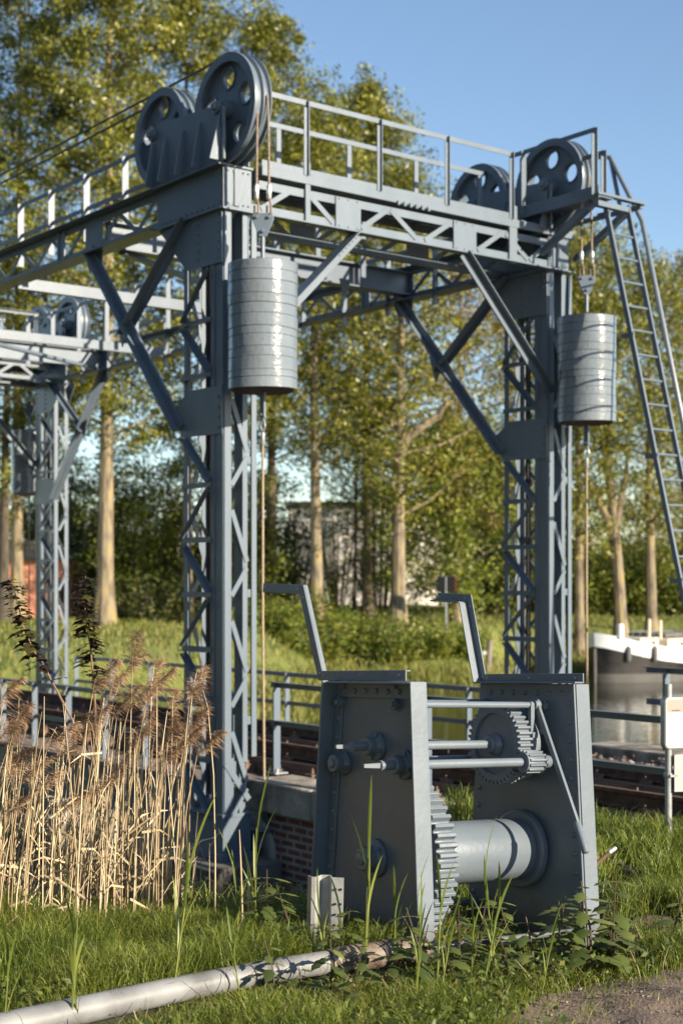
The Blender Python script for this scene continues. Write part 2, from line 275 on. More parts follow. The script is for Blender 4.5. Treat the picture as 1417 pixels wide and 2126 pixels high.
# ---------------------------------------------------------------- lift bridge frame
EU, EV, EZ = (1, 0, 0), (0, 1, 0), (0, 0, 1)
frame = bthing('lift_bridge', 'tall grey-blue riveted steel lift bridge frame with lattice towers, sheaves and walkway', 'lift bridge', 0, 0, -1.0)
FT = BT(0, 0, -1.0); LEN = 13.13; SPAN = 4.52
def mir(far, V0=0):
    return (lambda U, V, z: FT(LEN-U, V+V0, z)) if far else (lambda U, V, z: FT(U, V+V0, z))
PITCH = .545; Z0 = 1.58
def tower(far, V0):
    T = mir(far, V0); hi = 5.40; m = MB(T); lo = -.55
    m.box((0, 0, lo), (.215, .095, hi)); m.box((0, -.008, lo), (.065, 0, hi)); m.box((.15, -.008, lo), (.215, 0, hi))   # main post with two flange angles
    m.box((-.012, .004, lo), (0, .085, hi))
    t = m.build('tower', PAINT, frame, bevel=.004)
    def part(b, name='leg', mt=PAINT, bv=.003): return b.build(name, mt, t, bevel=bv)
    part(MB(T).box((0, .225, -.05), (.012, .285, hi)).box((.012, .225, -.05), (.15, .237, hi)))
    part(MB(T).angle((.73, 0, lo), (.73, 0, hi), .075, .012, (-1, 0, 0), (0, 1, 0)))
    part(MB(T).angle((.73, .285, lo), (.73, .285, hi), .075, .012, (-1, 0, 0), (0, -1, 0)))
    g = MB(T).box((-.012, .325, 0), (0, .385, 5.35)).box((0, .35, 0), (.05, .362, 5.35))
    for z in (.32, 1.58, 2.9, 4.6): g.box((0, .285, z), (.03, .325, z+.08))
    part(g, 'guide_rail')
    k0 = 0
    zs = [Z0+PITCH*k for k in range(-4, 7)]
    for k, z in enumerate(zs):
        if z < hi-.05 and not (3.1 < z < 3.72) and z < 4.8: part(MB(T).angle((.20, -.012, z), (.735, -.012, z), .055, .008, (0, 0, 1), (0, -1, 0)), 'cross_bar', bv=0)
        z2 = z+PITCH
        if z2 < 4.95 and not (3.0 < z+PITCH/2 < 3.75):
            a, b = ((.70, z+.05), (.23, z2-.03)) if k % 2 else ((.23, z+.05), (.70, z2-.03))
            part(MB(T).angle((a[0], -.012, a[1]), (b[0], -.012, b[1]), .06, .008, (1, 0, 1), (0, -1, 0)), 'lacing_bar', bv=0)
            part(MB(T).bar((a[0], .29, a[1]), (b[0], .29, b[1]), .05, .01, (1, 0, 1)), 'lacing_bar', bv=0)
    lac = MB(T)
    for k, z in enumerate(zs):
        z2 = z+PITCH
        if z2 < 5.1:
            a, b = ((.07, z+.03), (.25, z2-.24)) if k % 2 == 0 else ((.25, z-.2), (.07, z2-.24))
            part(MB(T).angle((-.010, a[0], a[1]), (-.010, b[0], b[1]), .05, .007, (0, 1, -1), (1, 0, 0)), 'lacing_bar', bv=0); part(MB(T).bar((.725, .03+.9*(a[0]), a[1]), (.725, .03+.9*b[0], b[1]), .045, .01, (0, 1, 0)), 'lacing_bar', bv=0)
    part(MB(T).bar((-.014, .02, -.05), (-.014, .29, -.42), .06, .012, (0, 1, 0)), 'lacing_bar', bv=0)
    for a_, b_ in (((0, .01, -.62), (.1, .12, -.0)), ((.56, .02, -.6), (.62, .1, -.3)), ((.02, .20, -.62), (.08, .27, -.05))): part(MB(T).box(a_, b_), 'foot_stub')
    b = MB(T).box((-.02, -.02, -.98), (.76, .31, -.56)).box((-.05, -.05, -1.0), (.79, .34, -.93)).box((-.03, -.03, -.58), (.77, .32, -.545)); part(b, 'base_plinth')
    # gussets
    def gus(poly, V, name='gusset_plate', riv=()):
        q = MB(T).prism(poly, (0, V, 0), EU, EZ, (0, -.012, 0))
        for (a, c) in riv: q.rivet((a, V-.012, c), (0, -1, 0), .018)
        part(q, name, bv=.002)
    rv = [(.05, 4.92+.085*i) for i in range(6)]+[(.42, 4.95+.085*i) for i in range(6)]
    gus([(0, 4.86), (.65, 4.88), (1.19, 5.395), (0, 5.395)], -.010, riv=rv)
    gus([(0, 3.18), (.74, 3.20), (.87, 3.50), (.62, 3.66), (0, 3.66)], -.010, riv=[(.05, 3.25+.1*i) for i in range(4)])
    gus([(0, 4.9), (.65, 4.9), (1.0, 5.395), (0, 5.395)], .30)
    r = MB(T)
    for (x, y, rr) in ((.42, .12, .016), (.50, .16, .022), (.36, .18, .012)): r.tube([(x, y, -.4), (x, y, 5.4)], rr, 6)
    for z in (.4, 1.55, 2.2, 2.9): r.lathe((.46, .14, z), EZ, [(0, .05), (.07, .05)], 8)
    part(r, 'inner_rope', DROPE, 0)
    c = MB(T).box((-.02, -.018, 5.40), (1.22, -.002, 5.80)).box((-.03, -.002, 5.40), (-.012, .31, 5.80)).box((-.05, -.10, 5.80), (1.3, .32, 5.825)).box((-.04, -.07, 5.375), (1.2, .0, 5.40)).box((-.06, -.05, 5.375), (.0, .40, 5.395))
    c.box((-.045, .10, 5.42), (-.03, .16, 5.79)).box((-.036, .01, 5.42), (-.03, .09, 5.79))
    for i in range(12): c.rivet((.05+.1*i, -.018, 5.44), (0, -1, 0), .016); c.rivet((.05+.1*i, -.018, 5.76), (0, -1, 0), .016)
    for i in range(5): c.rivet((.02, -.018, 5.46+.07*i), (0, -1, 0), .013); c.rivet((-.036, .03+.06*i, 5.44), (-1, 0, 0), .012); c.rivet((-.036, .03+.06*i, 5.76), (-1, 0, 0), .012)
    part(c, 'cap_girder', bv=.003)
    return t
for far in (0, 1):
    for V0 in (0, SPAN): tower(far, V0)

def side_truss(V0, sgn=-1):
    """lattice girder from tower to tower along the track"""
    T = lambda U, V, z: FT(U, V+V0, z); m = MB(T); a, b = 1.2, LEN-1.2
    m.angle((a, 0, 5.40), (b, 0, 5.40), .085, .012, EZ, (0, -1, 0)); m.box((a, -.14, 5.385), (b, .10, 5.40))
    m.angle((a, 0, 5.80), (b, 0, 5.80), .085, .012, (0, 0, -1), (0, -1, 0)); m.box((a, -.12, 5.80), (b, .10, 5.815))
    t = m.build('side_truss', PAINT, frame, bevel=.003)
    lac = MB(T); U = 1.25; up = True; n = int((LEN-2.5)/.385); st = (LEN-2.5)/n
    for k in range(n):
        a2, b2 = U+k*st, U+(k+1)*st; mid = (a2+b2)/2
        if 2.38 < mid < 2.8 or LEN-2.8 < mid < LEN-2.38: continue
        MB(T).bar((a2, -.008, 5.46 if k % 2 else 5.74), (b2, -.008, 5.74 if k % 2 else 5.46), .05, .01, (1, 0, 1)).build('lattice_bar', PAINT, t)
    for u0 in (2.39, LEN-2.78):
        MB(T).box((u0, -.016, 5.05 if u0 < 3 else 5.05), (u0+.39, -.004, 5.79)).build('panel_plate', PAINT, t, bevel=.002) if False else MB(T).prism([(u0, 5.41), (u0+.02, 5.2), (u0+.30, 5.2), (u0+.39, 5.41), (u0+.39, 5.79), (u0, 5.79)], (0, -.004, 0), EU, EZ, (0, -.012, 0)).build('panel_plate', PAINT, t, bevel=.002)
    MB(T).box((3.26, -.03, 5.41), (3.30, -.014, 5.80)).box((3.40, -.03, 5.41), (3.44, -.014, 5.80)).box((3.30, -.02, 5.45), (3.40, -.014, 5.76)).build('splice_plate', PAINT, t)
    for s in (0, 1):
        X = (lambda U: LEN-U) if s else (lambda U: U)
        kb = MB(T); p, q = (X(2.66), -.03, 5.42), (X(.76), -.03, 3.27)
        kb.angle(p, q, .10, .012, (1 if s else -1, 0, .9), (0, -1, 0)); kb.angle(p, q, .10, .012, (1 if s else -1, 0, .9), (0, 1, 0))
        for i in range(4): kb.rivet(tuple(Vector(q).lerp(Vector(p), .015+.02*i)+Vector((0, -.012, .05))), (0, -1, 0), .014)
        k = kb.build('knee_brace', PAINT, frame, bevel=.002)
        st_ = MB(T); p, q = (X(.62), -.03, 5.40), (X(1.90), -.03, 4.40)
        st_.angle(p, q, .085, .012, (1 if not s else -1, 0, 1.2), (0, -1, 0)); st_.bar((p[0], .012, p[2]), (q[0], .012, q[2]), .10, .01, (1, 0, 1))
        st_.prism([(X(1.93), 4.27), (X(2.06), 4.62), (X(1.72), 4.56)], (0, -.02, 0), EU, EZ, (0, -.012, 0)); st_.build('strut', PAINT, k)
    return t
side_truss(0); side_truss(SPAN+.0)

def portal(far):
    T = mir(far); m = MB(T)
    y0, y1 = -.0, SPAN+.28
    def chord(U):
        m.angle((U, y0+.30, 5.395), (U, y1-.02, 5.395), .085, .012, EZ, (1, 0, 0)); m.angle((U, y0+.40, 5.725), (U, y1-.02, 5.725), .085, .012, (0, 0, -1), (1, 0, 0))
    chord(-.03); chord(.74); m.box((-.10, .32, 5.372), (.02, y1-.02, 5.388))
    m.box((-.06, .42, 5.775), (-.02, 4.9, 5.865)); m.box((.76, .42, 5.775), (.80, 4.9, 5.865))
    t = m.build('portal_truss', PAINT, frame, bevel=.003)
    lac = MB(T); seg = [(.50, .36, .85), (1.02, 1.33, -1), (1.70, 2.06, 1), (2.10, 2.45, -1), (2.58, 2.97, 1), (3.36, 3.72, 1), (3.75, 4.1, -1)]
    for U in (-.035, .75):
        for (a, b, s) in [(.42, .80, 1), (1.0, 1.33, -1), (1.70, 2.06, 1), (2.10, 2.46, -1), (2.58, 2.97, 1), (3.36, 3.74, 1), (3.80, 4.15, -1), (4.18, 4.5, 1)]:
            MB(T).bar((U, a, 5.44 if s > 0 else 5.69), (U, b, 5.69 if s > 0 else 5.44), .055, .01, (0, 1, -s)).build('lattice_bar', PAINT, t)
    for a, b in ((1.355, 1.685), (2.995, 3.335)):
        MB(T).box((.752, a, 5.40), (.762, b, 5.72)).build('panel_plate', PAINT, t, bevel=.002); q = MB(T).box((-.046, a, 5.40), (-.034, b, 5.72))
        for i in range(3): q.rivet((-.046, a+.04+.12*i, 5.42), (-1, 0, 0), .011); q.rivet((-.046, a+.04+.12*i, 5.70), (-1, 0, 0), .011)
        q.build('panel_plate', PAINT, t, bevel=.002)
    MB(T).box((-.02, .45, 5.865), (.76, 4.75, 5.885)).build('walkway_floor', PLANK if False else PAINT, t)
    for i in range(6): MB(T).lathe((-.07, 2.18+.085*i, 5.75), EZ, [(0, .02), (.045, .02)], 8).build('bolt', PAINT, t)
    for s in (0, 1):
        Y = (lambda v: 4.80-v) if s else (lambda v: v)
        for U in (-.03,):
            kb = MB(T); p, q = (U, Y(1.63), 5.40), (U, Y(.20), 4.00) if not s else (U, 4.55, 3.95)
            kb.angle(p, q, .10, .012, (0, -1 if s else 1, -1), (-1, 0, 0)); kb.angle(p, q, .10, .012, (0, -1 if s else 1, -1), (1, 0, 0))
            for i in range(6):
                w = Vector(p).lerp(Vector(q), .03+.03*i); kb.rivet((U-.014, w.y+(-.03 if s else .03), w.z-.03), (-1, 0, 0), .013)
            kb.build('knee_brace', PAINT, t, bevel=.002)
    return t
portal(0); portal(1)
# cross beams carrying the haul ropes, and level bracing
cb = MB(FT).box((2.48, .10, 5.46), (2.52, 4.55, 5.74)).box((2.40, .10, 5.73), (2.60, 4.55, 5.75)).box((2.40, .10, 5.45), (2.60, 4.55, 5.47)); cb.build('cross_beam', PAINT, frame, bevel=.003)
MB(FT).box((4.72, .10, 5.36), (4.80, 4.55, 5.50)).build('cross_beam', PAINT, frame, bevel=.003)
MB(FT).box((8.3, .10, 5.36), (8.38, 4.55, 5.50)).build('cross_beam', PAINT, frame, bevel=.003)
MB(FT).box((LEN-2.52, .10, 5.46), (LEN-2.48, 4.55, 5.74)).box((LEN-2.60, .1, 5.73), (LEN-2.4, 4.55, 5.75)).build('cross_beam', PAINT, frame, bevel=.003)
MB(FT).bar((2.5, .3, 5.44), (4.75, 4.4, 5.44), .09, .05, (1, 0, 0)).build('level_brace', PAINT, frame)
MB(FT).bar((LEN-2.5, 4.4, 5.44), (8.34, .3, 5.44), .09, .05, (1, 0, 0)).build('level_brace', PAINT, frame)
br = MB(FT).prism([(0, 0), (.16, 0), (.12, -.16), (.04, -.2)], (1.86, 2.9, 5.38), EV, EZ, (.02, 0, 0)).build('hanger_bracket', PAINT, frame)

def railing(name, path_pts, z0, z1, posts, parent, mids=(), toe=None, T=FT, side=(0, 0, 1), pw=.06, leg=.055, out=(1, 0, 0), nosub=False):
    m = MB(T)
    for i in range(len(path_pts)-1):
        a, b = path_pts[i], path_pts[i+1]
        m.angle((*a, z1), (*b, z1), leg, .008, (0, 0, -1), out)
        for z in mids: m.bar((*a, z), (*b, z), .01, leg, out)
        if toe: m.bar((*a, (toe[0]+toe[1])/2), (*b, (toe[0]+toe[1])/2), .01, toe[1]-toe[0], out)
    r = m.build(name, PAINT, parent, bevel=.002)
    for (p, dx) in posts:
        MB(T).bar((*p, z0), (*p, z1-.01), pw, .010, dx).bar((p[0]+dx[1]*pw*.5, p[1]-dx[0]*pw*.5, z0), (p[0]+dx[1]*pw*.5, p[1]-dx[0]*pw*.5, z1-.08), .010, pw*.6, dx).build('post', PAINT, r, bevel=.002)
    return r
for far in (0, 1):
    T = mir(far)
    railing('portal_handrail', [(-.05, .42), (-.05, 3.92)], 5.86, 6.63, [((-.06, y), (1, 0, 0)) for y in (.98, 1.94, 2.90, 3.88)], frame, toe=(5.79, 5.93), T=T)
    railing('portal_handrail', [(.74, .42), (.74, 4.2)], 5.80, 6.63, [((.75, y), (0, 1, 0)) for y in (.62, 1.2, 2.16, 3.14, 4.14)], frame, T=T)
    MB(T).box((-.055, .96, 5.36), (-.015, 1.02, 5.99)).build('rail_stanchion', PAINT, frame)
    MB(T).box((-.055, 3.84, 5.36), (-.015, 3.96, 6.02)).build('rail_stanchion', PAINT, frame)
us = [2.77, 3.69, 4.60, 5.45, 6.4, 7.3, 8.2, 9.2, 10.2]
railing('walkway_handrail', [(2.2, .50), (LEN-2.2, .50)], 5.80, 6.62, [((u, .49), (0, 1, 0)) for u in us], frame, mids=(6.20,), out=(0, 1, 0), pw=.085)
railing('walkway_handrail', [(1.5, SPAN-.05), (LEN-1.5, SPAN-.05)], 5.25, 6.05, [((u, SPAN-.06), (0, 1, 0)) for u in np.arange(1.9, 11.8, .93)], frame, mids=(), out=(0, 1, 0), pw=.075)
railing('walkway_handrail', [(1.5, SPAN-.9), (LEN-1.5, SPAN-.9)], 5.55, 6.35, [((u, SPAN-.91), (0, 1, 0)) for u in np.arange(2.3, 11.8, .93)], frame, mids=(), out=(0, 1, 0), pw=.075)

# sheaves on their stands
def sheave(T, U, z, Rr, V, grooves=2):
    m = MB(T); w = .20; prof = [(0, Rr-.09), (.0, Rr-.004), (.012, Rr)]
    k = grooves; step = (w-.03)/k
    for i in range(k):
        a = .015+i*step; prof += [(a+.012, Rr), (a+.025, Rr-.035), (a+step-.015, Rr-.035), (a+step, Rr)]
    prof += [(w-.012, Rr), (w, Rr-.004), (w, Rr-.09)]
    o, ax = Vector((U, V-w/2, z)), Vector((0, 1, 0)); n = 56; vs = []; fs = []
    for (h, r) in prof: vs += [(o.x+r*math.cos(2*math.pi*j/n), o.y+h, o.z+r*math.sin(2*math.pi*j/n)) for j in range(n)]
    kk = len(prof)
    for i in range(kk): fs += [(i*n+j, i*n+(j+1) % n, ((i+1) % kk)*n+(j+1) % n, ((i+1) % kk)*n+j) for j in range(n)]
    m.add(vs, fs)
    holes = [circ(.105, 18, .315*math.cos(a), .315*math.sin(a)) for a in [R(18+72*i) for i in range(5)]]
    m.holed(circ(Rr-.06, 56), holes, (U, V-.035, z), EU, EZ, (0, .05, 0))
    for hx in holes:
        c = Vector((sum(p[0] for p in hx)/18, sum(p[1] for p in hx)/18)); 
        m.add([(U+x*1.0, V-.05, z+y) for x, y in hx]+[(U+c.x+(x-c.x)*1.12, V-.05, z+c.y+(y-c.y)*1.12) for x, y in hx]+[(U+c.x+(x-c.x)*1.12, V-.036, z+c.y+(y-c.y)*1.12) for x, y in hx],
              [(i, (i+1) % 18, (i+1) % 18+18, i+18) for i in range(18)]+[(i+18, (i+1) % 18+18, (i+1) % 18+36, i+36) for i in range(18)])
    s = m.build('sheave', PAINT, frame, bevel=0)
    MB(T).lathe((U, V-.14, z), EV, [(0, .09), (.28, .09)], 24).lathe((U, V-.18, z), EV, [(0, .035), (.36, .035)], 16).build('hub', PAINT, s, bevel=.004)
    return s
def sheave_stand(far, V0):
    T = mir(far, V0)
    poly = [(-.10, 5.826), (1.34, 5.826), (1.30, 6.40), (1.26, 6.47), (1.18, 6.50), (1.08, 6.46), (1.02, 6.40), (.14, 6.46), (.06, 6.48), (-.02, 6.47), (-.07, 6.42), (-.09, 6.34)]
    m = MB(T)
    near = [(-.06, 5.826), (1.26, 5.826), (1.28, 6.42), (1.10, 6.47), (.12, 6.40), (-.02, 6.42), (-.075, 6.36)]
    m.prism(near, (0, -.05, 0), EU, EZ, (0, -.018, 0)); m.prism(near, (0, .27, 0), EU, EZ, (0, -.018, 0))
    st = m.build('sheave_stand', PAINT, frame, bevel=.003)
    for u in (.30, .62, .95, 1.2):
        q = MB(T)
        for V, d in ((-.068, -1), (.27, 1)): q.prism([(0, 0), (.11, 0), (.02, .46), (0, .46)], (u, V, 5.826), (0, d, 0), EZ, (.016, 0, 0)); q.prism([(-.06, 0), (.07, 0), (.01, .44), (0, .44)], (u, V, 5.826), EU, EZ, (0, d*.006, 0))
        q.build('stiffener', PAINT, st)
    q = MB(T).prism([(0, 0), (.16, 0), (.03, .50), (0, .50)], (-.075, -.05, 5.826), (0, -1, 0), EZ, (.02, 0, 0))
    # rounded lug carrying the near end of the big axle
    q.build('stiffener', PAINT, st, bevel=.003)
    q = MB(T).box((-.14, .045-.14, 5.826), (-.10, .075-.14, 6.34)); q.build('edge_strap', PAINT, st, bevel=.008)
    for (u, z) in ((0, 6.36), (1.22, 6.38)):
        MB(T).lathe((u, -.068, z), (0, -1, 0), [(0, .065), (.03, .065), (.035, .045)], 18).lathe((u, -.10, z), (0, -1, 0), [(0, .04), (.035, .036)], 6).build('axle_cap', PAINT, st, bevel=.003)
    sheave(T, 0, 6.36, .545, .10, 2); sheave(T, 1.22, 6.38, .505, .10, 2)
for far in (0, 1):
    for V0 in (0, SPAN): sheave_stand(far, V0)

# end platform, guard rail and ladder at the far right tower
LT = lambda U, V, z: FT(U, V, z)
pf = MB(LT).box((-.98, SPAN-.22, 5.99), (.45, SPAN-.20, 6.13)).box((-.98, SPAN-.20, 6.0), (.45, SPAN+.02, 6.02)).box((-1.0, SPAN-.24, 6.02), (-.92, SPAN+.55, 6.05)).box((-.96, SPAN+.50, 5.98), (.30, SPAN+.55, 6.03)).box((-.98, SPAN-.22, 5.90), (-.90, SPAN+.28, 5.96))
pf.build('end_platform', PAINT, frame, bevel=.003)
railing('platform_handrail', [(-.93, SPAN-.22), (.42, SPAN-.22)], 6.02, 6.78, [((-.93, SPAN-.22), (1, 0, 0)), ((.18, SPAN-.22), (0, 1, 0))], frame, out=(0, 1, 0), pw=.075)
railing('platform_handrail', [(-.82, SPAN+.05), (-.3, SPAN+.05)], 6.02, 6.60, [((-.82, SPAN+.05), (1, 0, 0))], frame, out=(0, 1, 0), pw=.07)
for V in (SPAN-.16, SPAN+.42): MB(LT).angle((-.85, V, 5.95), (-.02, V, 5.52), .07, .01, (1, 0, 2), (0, 1, 0)).build('platform_bracket', PAINT, frame)
ld = MB(LT); La, Lb = (-.95, SPAN+.02), (-.95, SPAN+.36); sl_ = -.25
def lp(V, z, off=0): return (-.95+sl_*(5.745-z)-off, V, z)
for V in (SPAN-.02, SPAN+.36): ld.bar(lp(V, 6.0), lp(V, -.6), .06, .03, (1, 0, 0))
lad = ld.build('access_ladder', PAINT, frame, bevel=.003)
z = 5.62
while z > -.5:
    MB(LT).cyl(lp(SPAN, z), lp(SPAN+.34, z), .014, 8).build('rung', PAINT, lad); z -= .278
hr = MB(LT).tube([(-.12, SPAN+.60, 6.78), (-.42, SPAN+.60, 6.70), (-.90, SPAN+.60, 5.86), (-1.50, SPAN+.60, 3.45), (-2.0, SPAN+.6, 1.4), (-2.4, SPAN+.6, -.3)], .030, 8)
hr.tube([(-.42, SPAN+.60, 6.70), (-.62, SPAN+.58, 5.95), (-.66, SPAN+.5, 5.9)], .026, 8); hr.build('ladder_handrail', PAINT, lad)
for z in (5.85, 4.45, 3.10, 1.75, .4):
    MB(LT).bar(lp(SPAN-.02, z, -.14), lp(SPAN-.02, z, .04), .05, .02, EZ).build('ladder_bracket', PAINT, lad); MB(LT).bar(lp(SPAN+.36, z, -.02), (lp(SPAN+.36, z)[0]-.14+.25, SPAN+.60, z-.02), .04, .02, EZ).build('ladder_bracket', PAINT, lad)

# ---------------------------------------------------------------- counterweights
def counterweight():
    t = bthing('counterweight', 'grey stacked-disc counterweight hanging at the nearest tower, its sunlit side streaked white', 'counterweight', -.51, .11, 3.54, 'counterweights hanging at the lift bridge towers')
    prof = [(.02, .318)]; h = .02
    for k, dz in enumerate([.10, .065, .125, .09, .115, .075, .12, .10, .09, .125, .10, .095]):
        r = .333+random.uniform(-.003, .003); prof += [(h, r-.006), (h+.004, r), (h+dz-.004, r+random.uniform(-.002, .002)), (h+dz, r-.006)]; h += dz
    top = h; prof += [(top+.001, .3), (top+.002, .05)]
    n = 72; m = MB(); m.lathe((0, 0, 0), EZ, prof, n)
    m.v = [(x*(1+.006*math.sin(3*math.atan2(y, x)+z*9)), y*(1+.006*math.sin(3*math.atan2(y, x)+z*9)), z+.004*math.sin(2*math.atan2(y, x)+z*5)) for x, y, z in m.v]
    m.build('stacked_discs', CWP, t, smooth=25)
    MB().lathe((0, 0, .012), EZ, [(0, .29), (.008, .30), (.012, .30)], 48).build('bottom_plate', RUST, t)
    MB().cyl((0, 0, top), (0, 0, top+.31), .022, 12).cyl((0, 0, top), (0, 0, top+.02), .05, 12).build('hanger_rod', PAINT, t)
    pl = [(-.035, .0), (.035, .0), (.105, .17), (.10, .205), (.07, .225), (-.07, .225), (-.10, .205), (-.105, .17)]
    q = MB().prism(pl, (0, -.022, top+.27), (1, 0, 0), EZ, (0, .014, 0)).prism(pl, (0, .010, top+.27), (1, 0, 0), EZ, (0, .014, 0))
    for (x, z) in ((-.06, .185), (.06, .185), (0, .05)): q.cyl((x, -.045, top+.27+z), (x, .045, top+.27+z), .017, 10)
    e = q.build('link_plate', PAINT, t, bevel=.003); e.rotation_euler = (0, 0, R(52))
    for x in (-.06, .06):
        ex, ey = x*math.cos(R(52)), x*math.sin(R(52)); zt = top+.27+.185
        MB().tube([(ex-.03, ey, zt+.12), (ex-.032, ey, zt+.04), (ex, ey, zt-.02), (ex+.032, ey, zt+.04), (ex+.03, ey, zt+.12), (ex, ey, zt+.2)], .012, 6).build('rope_eye', ROPE, t)
        MB().lathe((ex, ey, zt+.17), EZ, [(0, .018), (.01, .024), (.13, .024), (.15, .016)], 10).build('ferrule', BRIGHT, t)
        MB().tube([(ex, ey, zt+.2), (ex*.9, ey*.9, zt+.9), (ex*.6, ey*.8, 2.85)], .0125, 8).build('hoist_rope', ROPE, t)
    MB().box((-.035, -.012, -.24), (.035, .012, 0)).build('lower_lug', PAINT, t, bevel=.003)
    MB().tube([(0, -.025, -.20), (0, 0, -.235), (0, .025, -.20)], .012, 8).tube([(-.025, 0, -.27), (-.038, 0, -.32), (0, 0, -.39), (.038, 0, -.32), (.025, 0, -.27), (0, 0, -.235), (-.025, 0, -.27)], .010, 8).build('shackle', BRIGHT, t)
    MB().lathe((0, 0, -.50), EZ, [(0, .015), (.01, .021), (.11, .021), (.12, .014)], 10).build('ferrule', BRIGHT, t)
    MB().tube([(0, 0, -.49), (0, .0, -2.2), (.01, .01, -3.70)], .0125, 8).build('tail_rope', TAILR, t)
    return t
cwA = counterweight()
cwB = copy_tree(cwA); cwB.location = world(-.48, SPAN+.13, 3.54); cwB['label'] = 'grey stacked-disc counterweight beside the ladder, ladder shadows barring its sunny side'
cwD = copy_tree(cwA); cwD.location = world(LEN+.51, SPAN+.11, 3.40); cwD['label'] = 'shaded counterweight hanging behind the smallest, farthest tower on the left'
# haul ropes running over the tops from tower to tower
for k, (V, zo, lab) in enumerate(((.06, .54, 'upper of two dark wire ropes running from the big sheave over the near truss'), (.14, .50, 'lower of two dark wire ropes running from the small sheave over the near truss'))):
    t = MB(BT(0, V, 6.36)).tube([((0 if k == 0 else 1.22)+i*(LEN-(0 if k == 0 else 1.22)*2)/10, V, 6.36+zo-.02*math.sin(math.pi*i/10)*3+(0 if k == 0 else -.02)) for i in range(11)], .013, 6).build('wire_rope', DROPE); t.location = world(0, V, 6.36); t.rotation_euler = (0, 0, BROT)
    tag(t, lab, 'wire rope', 'ropes over the near truss')

# ---------------------------------------------------------------- lifting span, rails, approach track
span = bthing('lift_span', 'low railway lifting span with plank walkway, rails and rust-brown girders across the canal', 'bridge deck', 0, .7, -.42)
ST = BT(0, .7, -.42)
pw = MB(ST)
for i in range(5): pw.box((.05, .70+.152*i, -.475), (12.9, .845+.152*i, -.42))
pw.build('walkway_planks', PLANK, span, bevel=.004)
pw = MB(ST)
for i in range(5): pw.box((.3, 3.98+.152*i, -.475), (12.9, 4.125+.152*i, -.42))
pw.build('walkway_planks', PLANK, span, bevel=.004)
for V in (.74, 4.72): MB(ST).box((.1, V, -.95), (12.9, V+.02, -.48)).box((.1, V-.06, -.50), (12.9, V+.08, -.48)).box((.1, V-.06, -.97), (12.9, V+.08, -.95)).build('edge_girder', PAINT, span)
def rail(T, par, a, b, V, z):
    m = MB(T); pr = [(-.065, 0), (.065, 0), (.065, .012), (.012, .03), (.010, .105), (.036, .118), (.034, .15), (-.034, .15), (-.036, .118), (-.010, .105), (-.012, .03), (-.065, .012)]
    m.prism(pr, (a, V, z), EV, EZ, (b-a, 0, 0)); return m.build('rail', RUST, par)
def tracks(T, par, a, b, zr):
    for V in (1.72, 3.18):
        MB(T).box((a, V-.14, zr-.26), (b, V+.14, zr-.02)).build('long_timber', TIMBER, par, bevel=.01); rail(T, par, a, b, V, zr)
        MB(T).prism([(-.05, 0), (.05, 0), (.02, .10), (-.03, .10)], (a, V+.21, zr-.02), EV, EZ, (b-a, 0, 0)).build('check_rail', RUST, par)
    n = int((b-a)/.62)
    for i in range(n):
        u = a+.3+i*.62
        MB(T).box((u-.11, 1.2, zr-.34), (u+.11, 3.75, zr-.20)).build('sleeper', TIMBER, par, bevel=.008)
        f = MB(T)
        for V in (1.72, 3.18):
            for s in (-1, 1):
                f.box((u-.06, V+s*.09-.03, zr-.02), (u+.06, V+s*.09+.03, zr+.02)).lathe((u, V+s*.10, zr+.0), EZ, [(0, .026), (.03, .026), (.034, .013), (.06, .013)], 6)
            for s in (-1, 1): f.box((u-.07, V+s*.22-.06, zr-.20), (u+.07, V+s*.22+.06, zr-.10)).lathe((u, V+s*.22, zr-.1), EZ, [(0, .028), (.03, .028), (.034, .013), (.06, .013)], 6)
        f.build('rail_fastening', RUST2, par)['kind'] = 'stuff'
tracks(ST, span, .25, 12.9, -.22)
def span_rail(V, us):
    return railing('span_railing', [(us[0], V), (us[-1], V)], -.45, .42, [((u, V), (0, 1, 0)) for u in us], span, mids=(-.03,), T=ST, out=(0, 1, 0), pw=.08, leg=.06)
span_rail(.86, [1.05, 2.0, 2.95, 3.9, 4.85, 5.8, 6.75, 7.7, 8.8, 10.2, 11.6, 12.6])
span_rail(4.76, [.3, 1.6, 2.9, 4.2, 5.5, 6.8, 8.1, 9.4, 10.7, 12.0])
track = bthing('railway_track', 'rusty railway track on ballast running past behind the winch to the right', 'railway track', 0, 1.72, -.3)
tracks(BT(0, 1.72, -.3), track, -16, .2, -.20)
# rusty bed under approach
bd = MB(BT()).prism([(.98, -.42), (1.1, -.36), (5.2, -.36), (5.8, -.42), (5.8, -1.2), (.98, -1.2)], (-17, 0, 0), EV, EZ, (17.2, 0, 0)).build('ballast_bed', BALL); bd.location = world(0, 0, 0); bd.rotation_euler = (0, 0, BROT); bd['kind'] = 'structure'
N = 2600; U = rng.uniform(-12, .1, N); Vv = rng.choice([0, 1, 2], N, p=[.3, .2, .5]); Vv = np.where(Vv == 0, rng.uniform(1.0, 1.55, N), np.where(Vv == 1, rng.uniform(1.95, 2.95, N), rng.uniform(3.4, 5.7, N)))
ico = bmesh.new(); bmesh.ops.create_icosphere(ico, subdivisions=1, radius=1); iv = np.array([v.co for v in ico.verts]); ifc = np.array([[v.index for v in f.verts] for f in ico.faces]); ico.free()
vs = []; fs = []
for k in range(N):
    x, y, _ = world(U[k], Vv[k]); s = rng.uniform(.018, .042)*np.array([1, rng.uniform(.6, 1.1), rng.uniform(.5, .9)]); vs.append(iv*(1+rng.uniform(-.25, .25, (12, 1)))*s+np.array([x, y, -.345+rng.uniform(0, .025)])); fs.append(ifc+12*k)
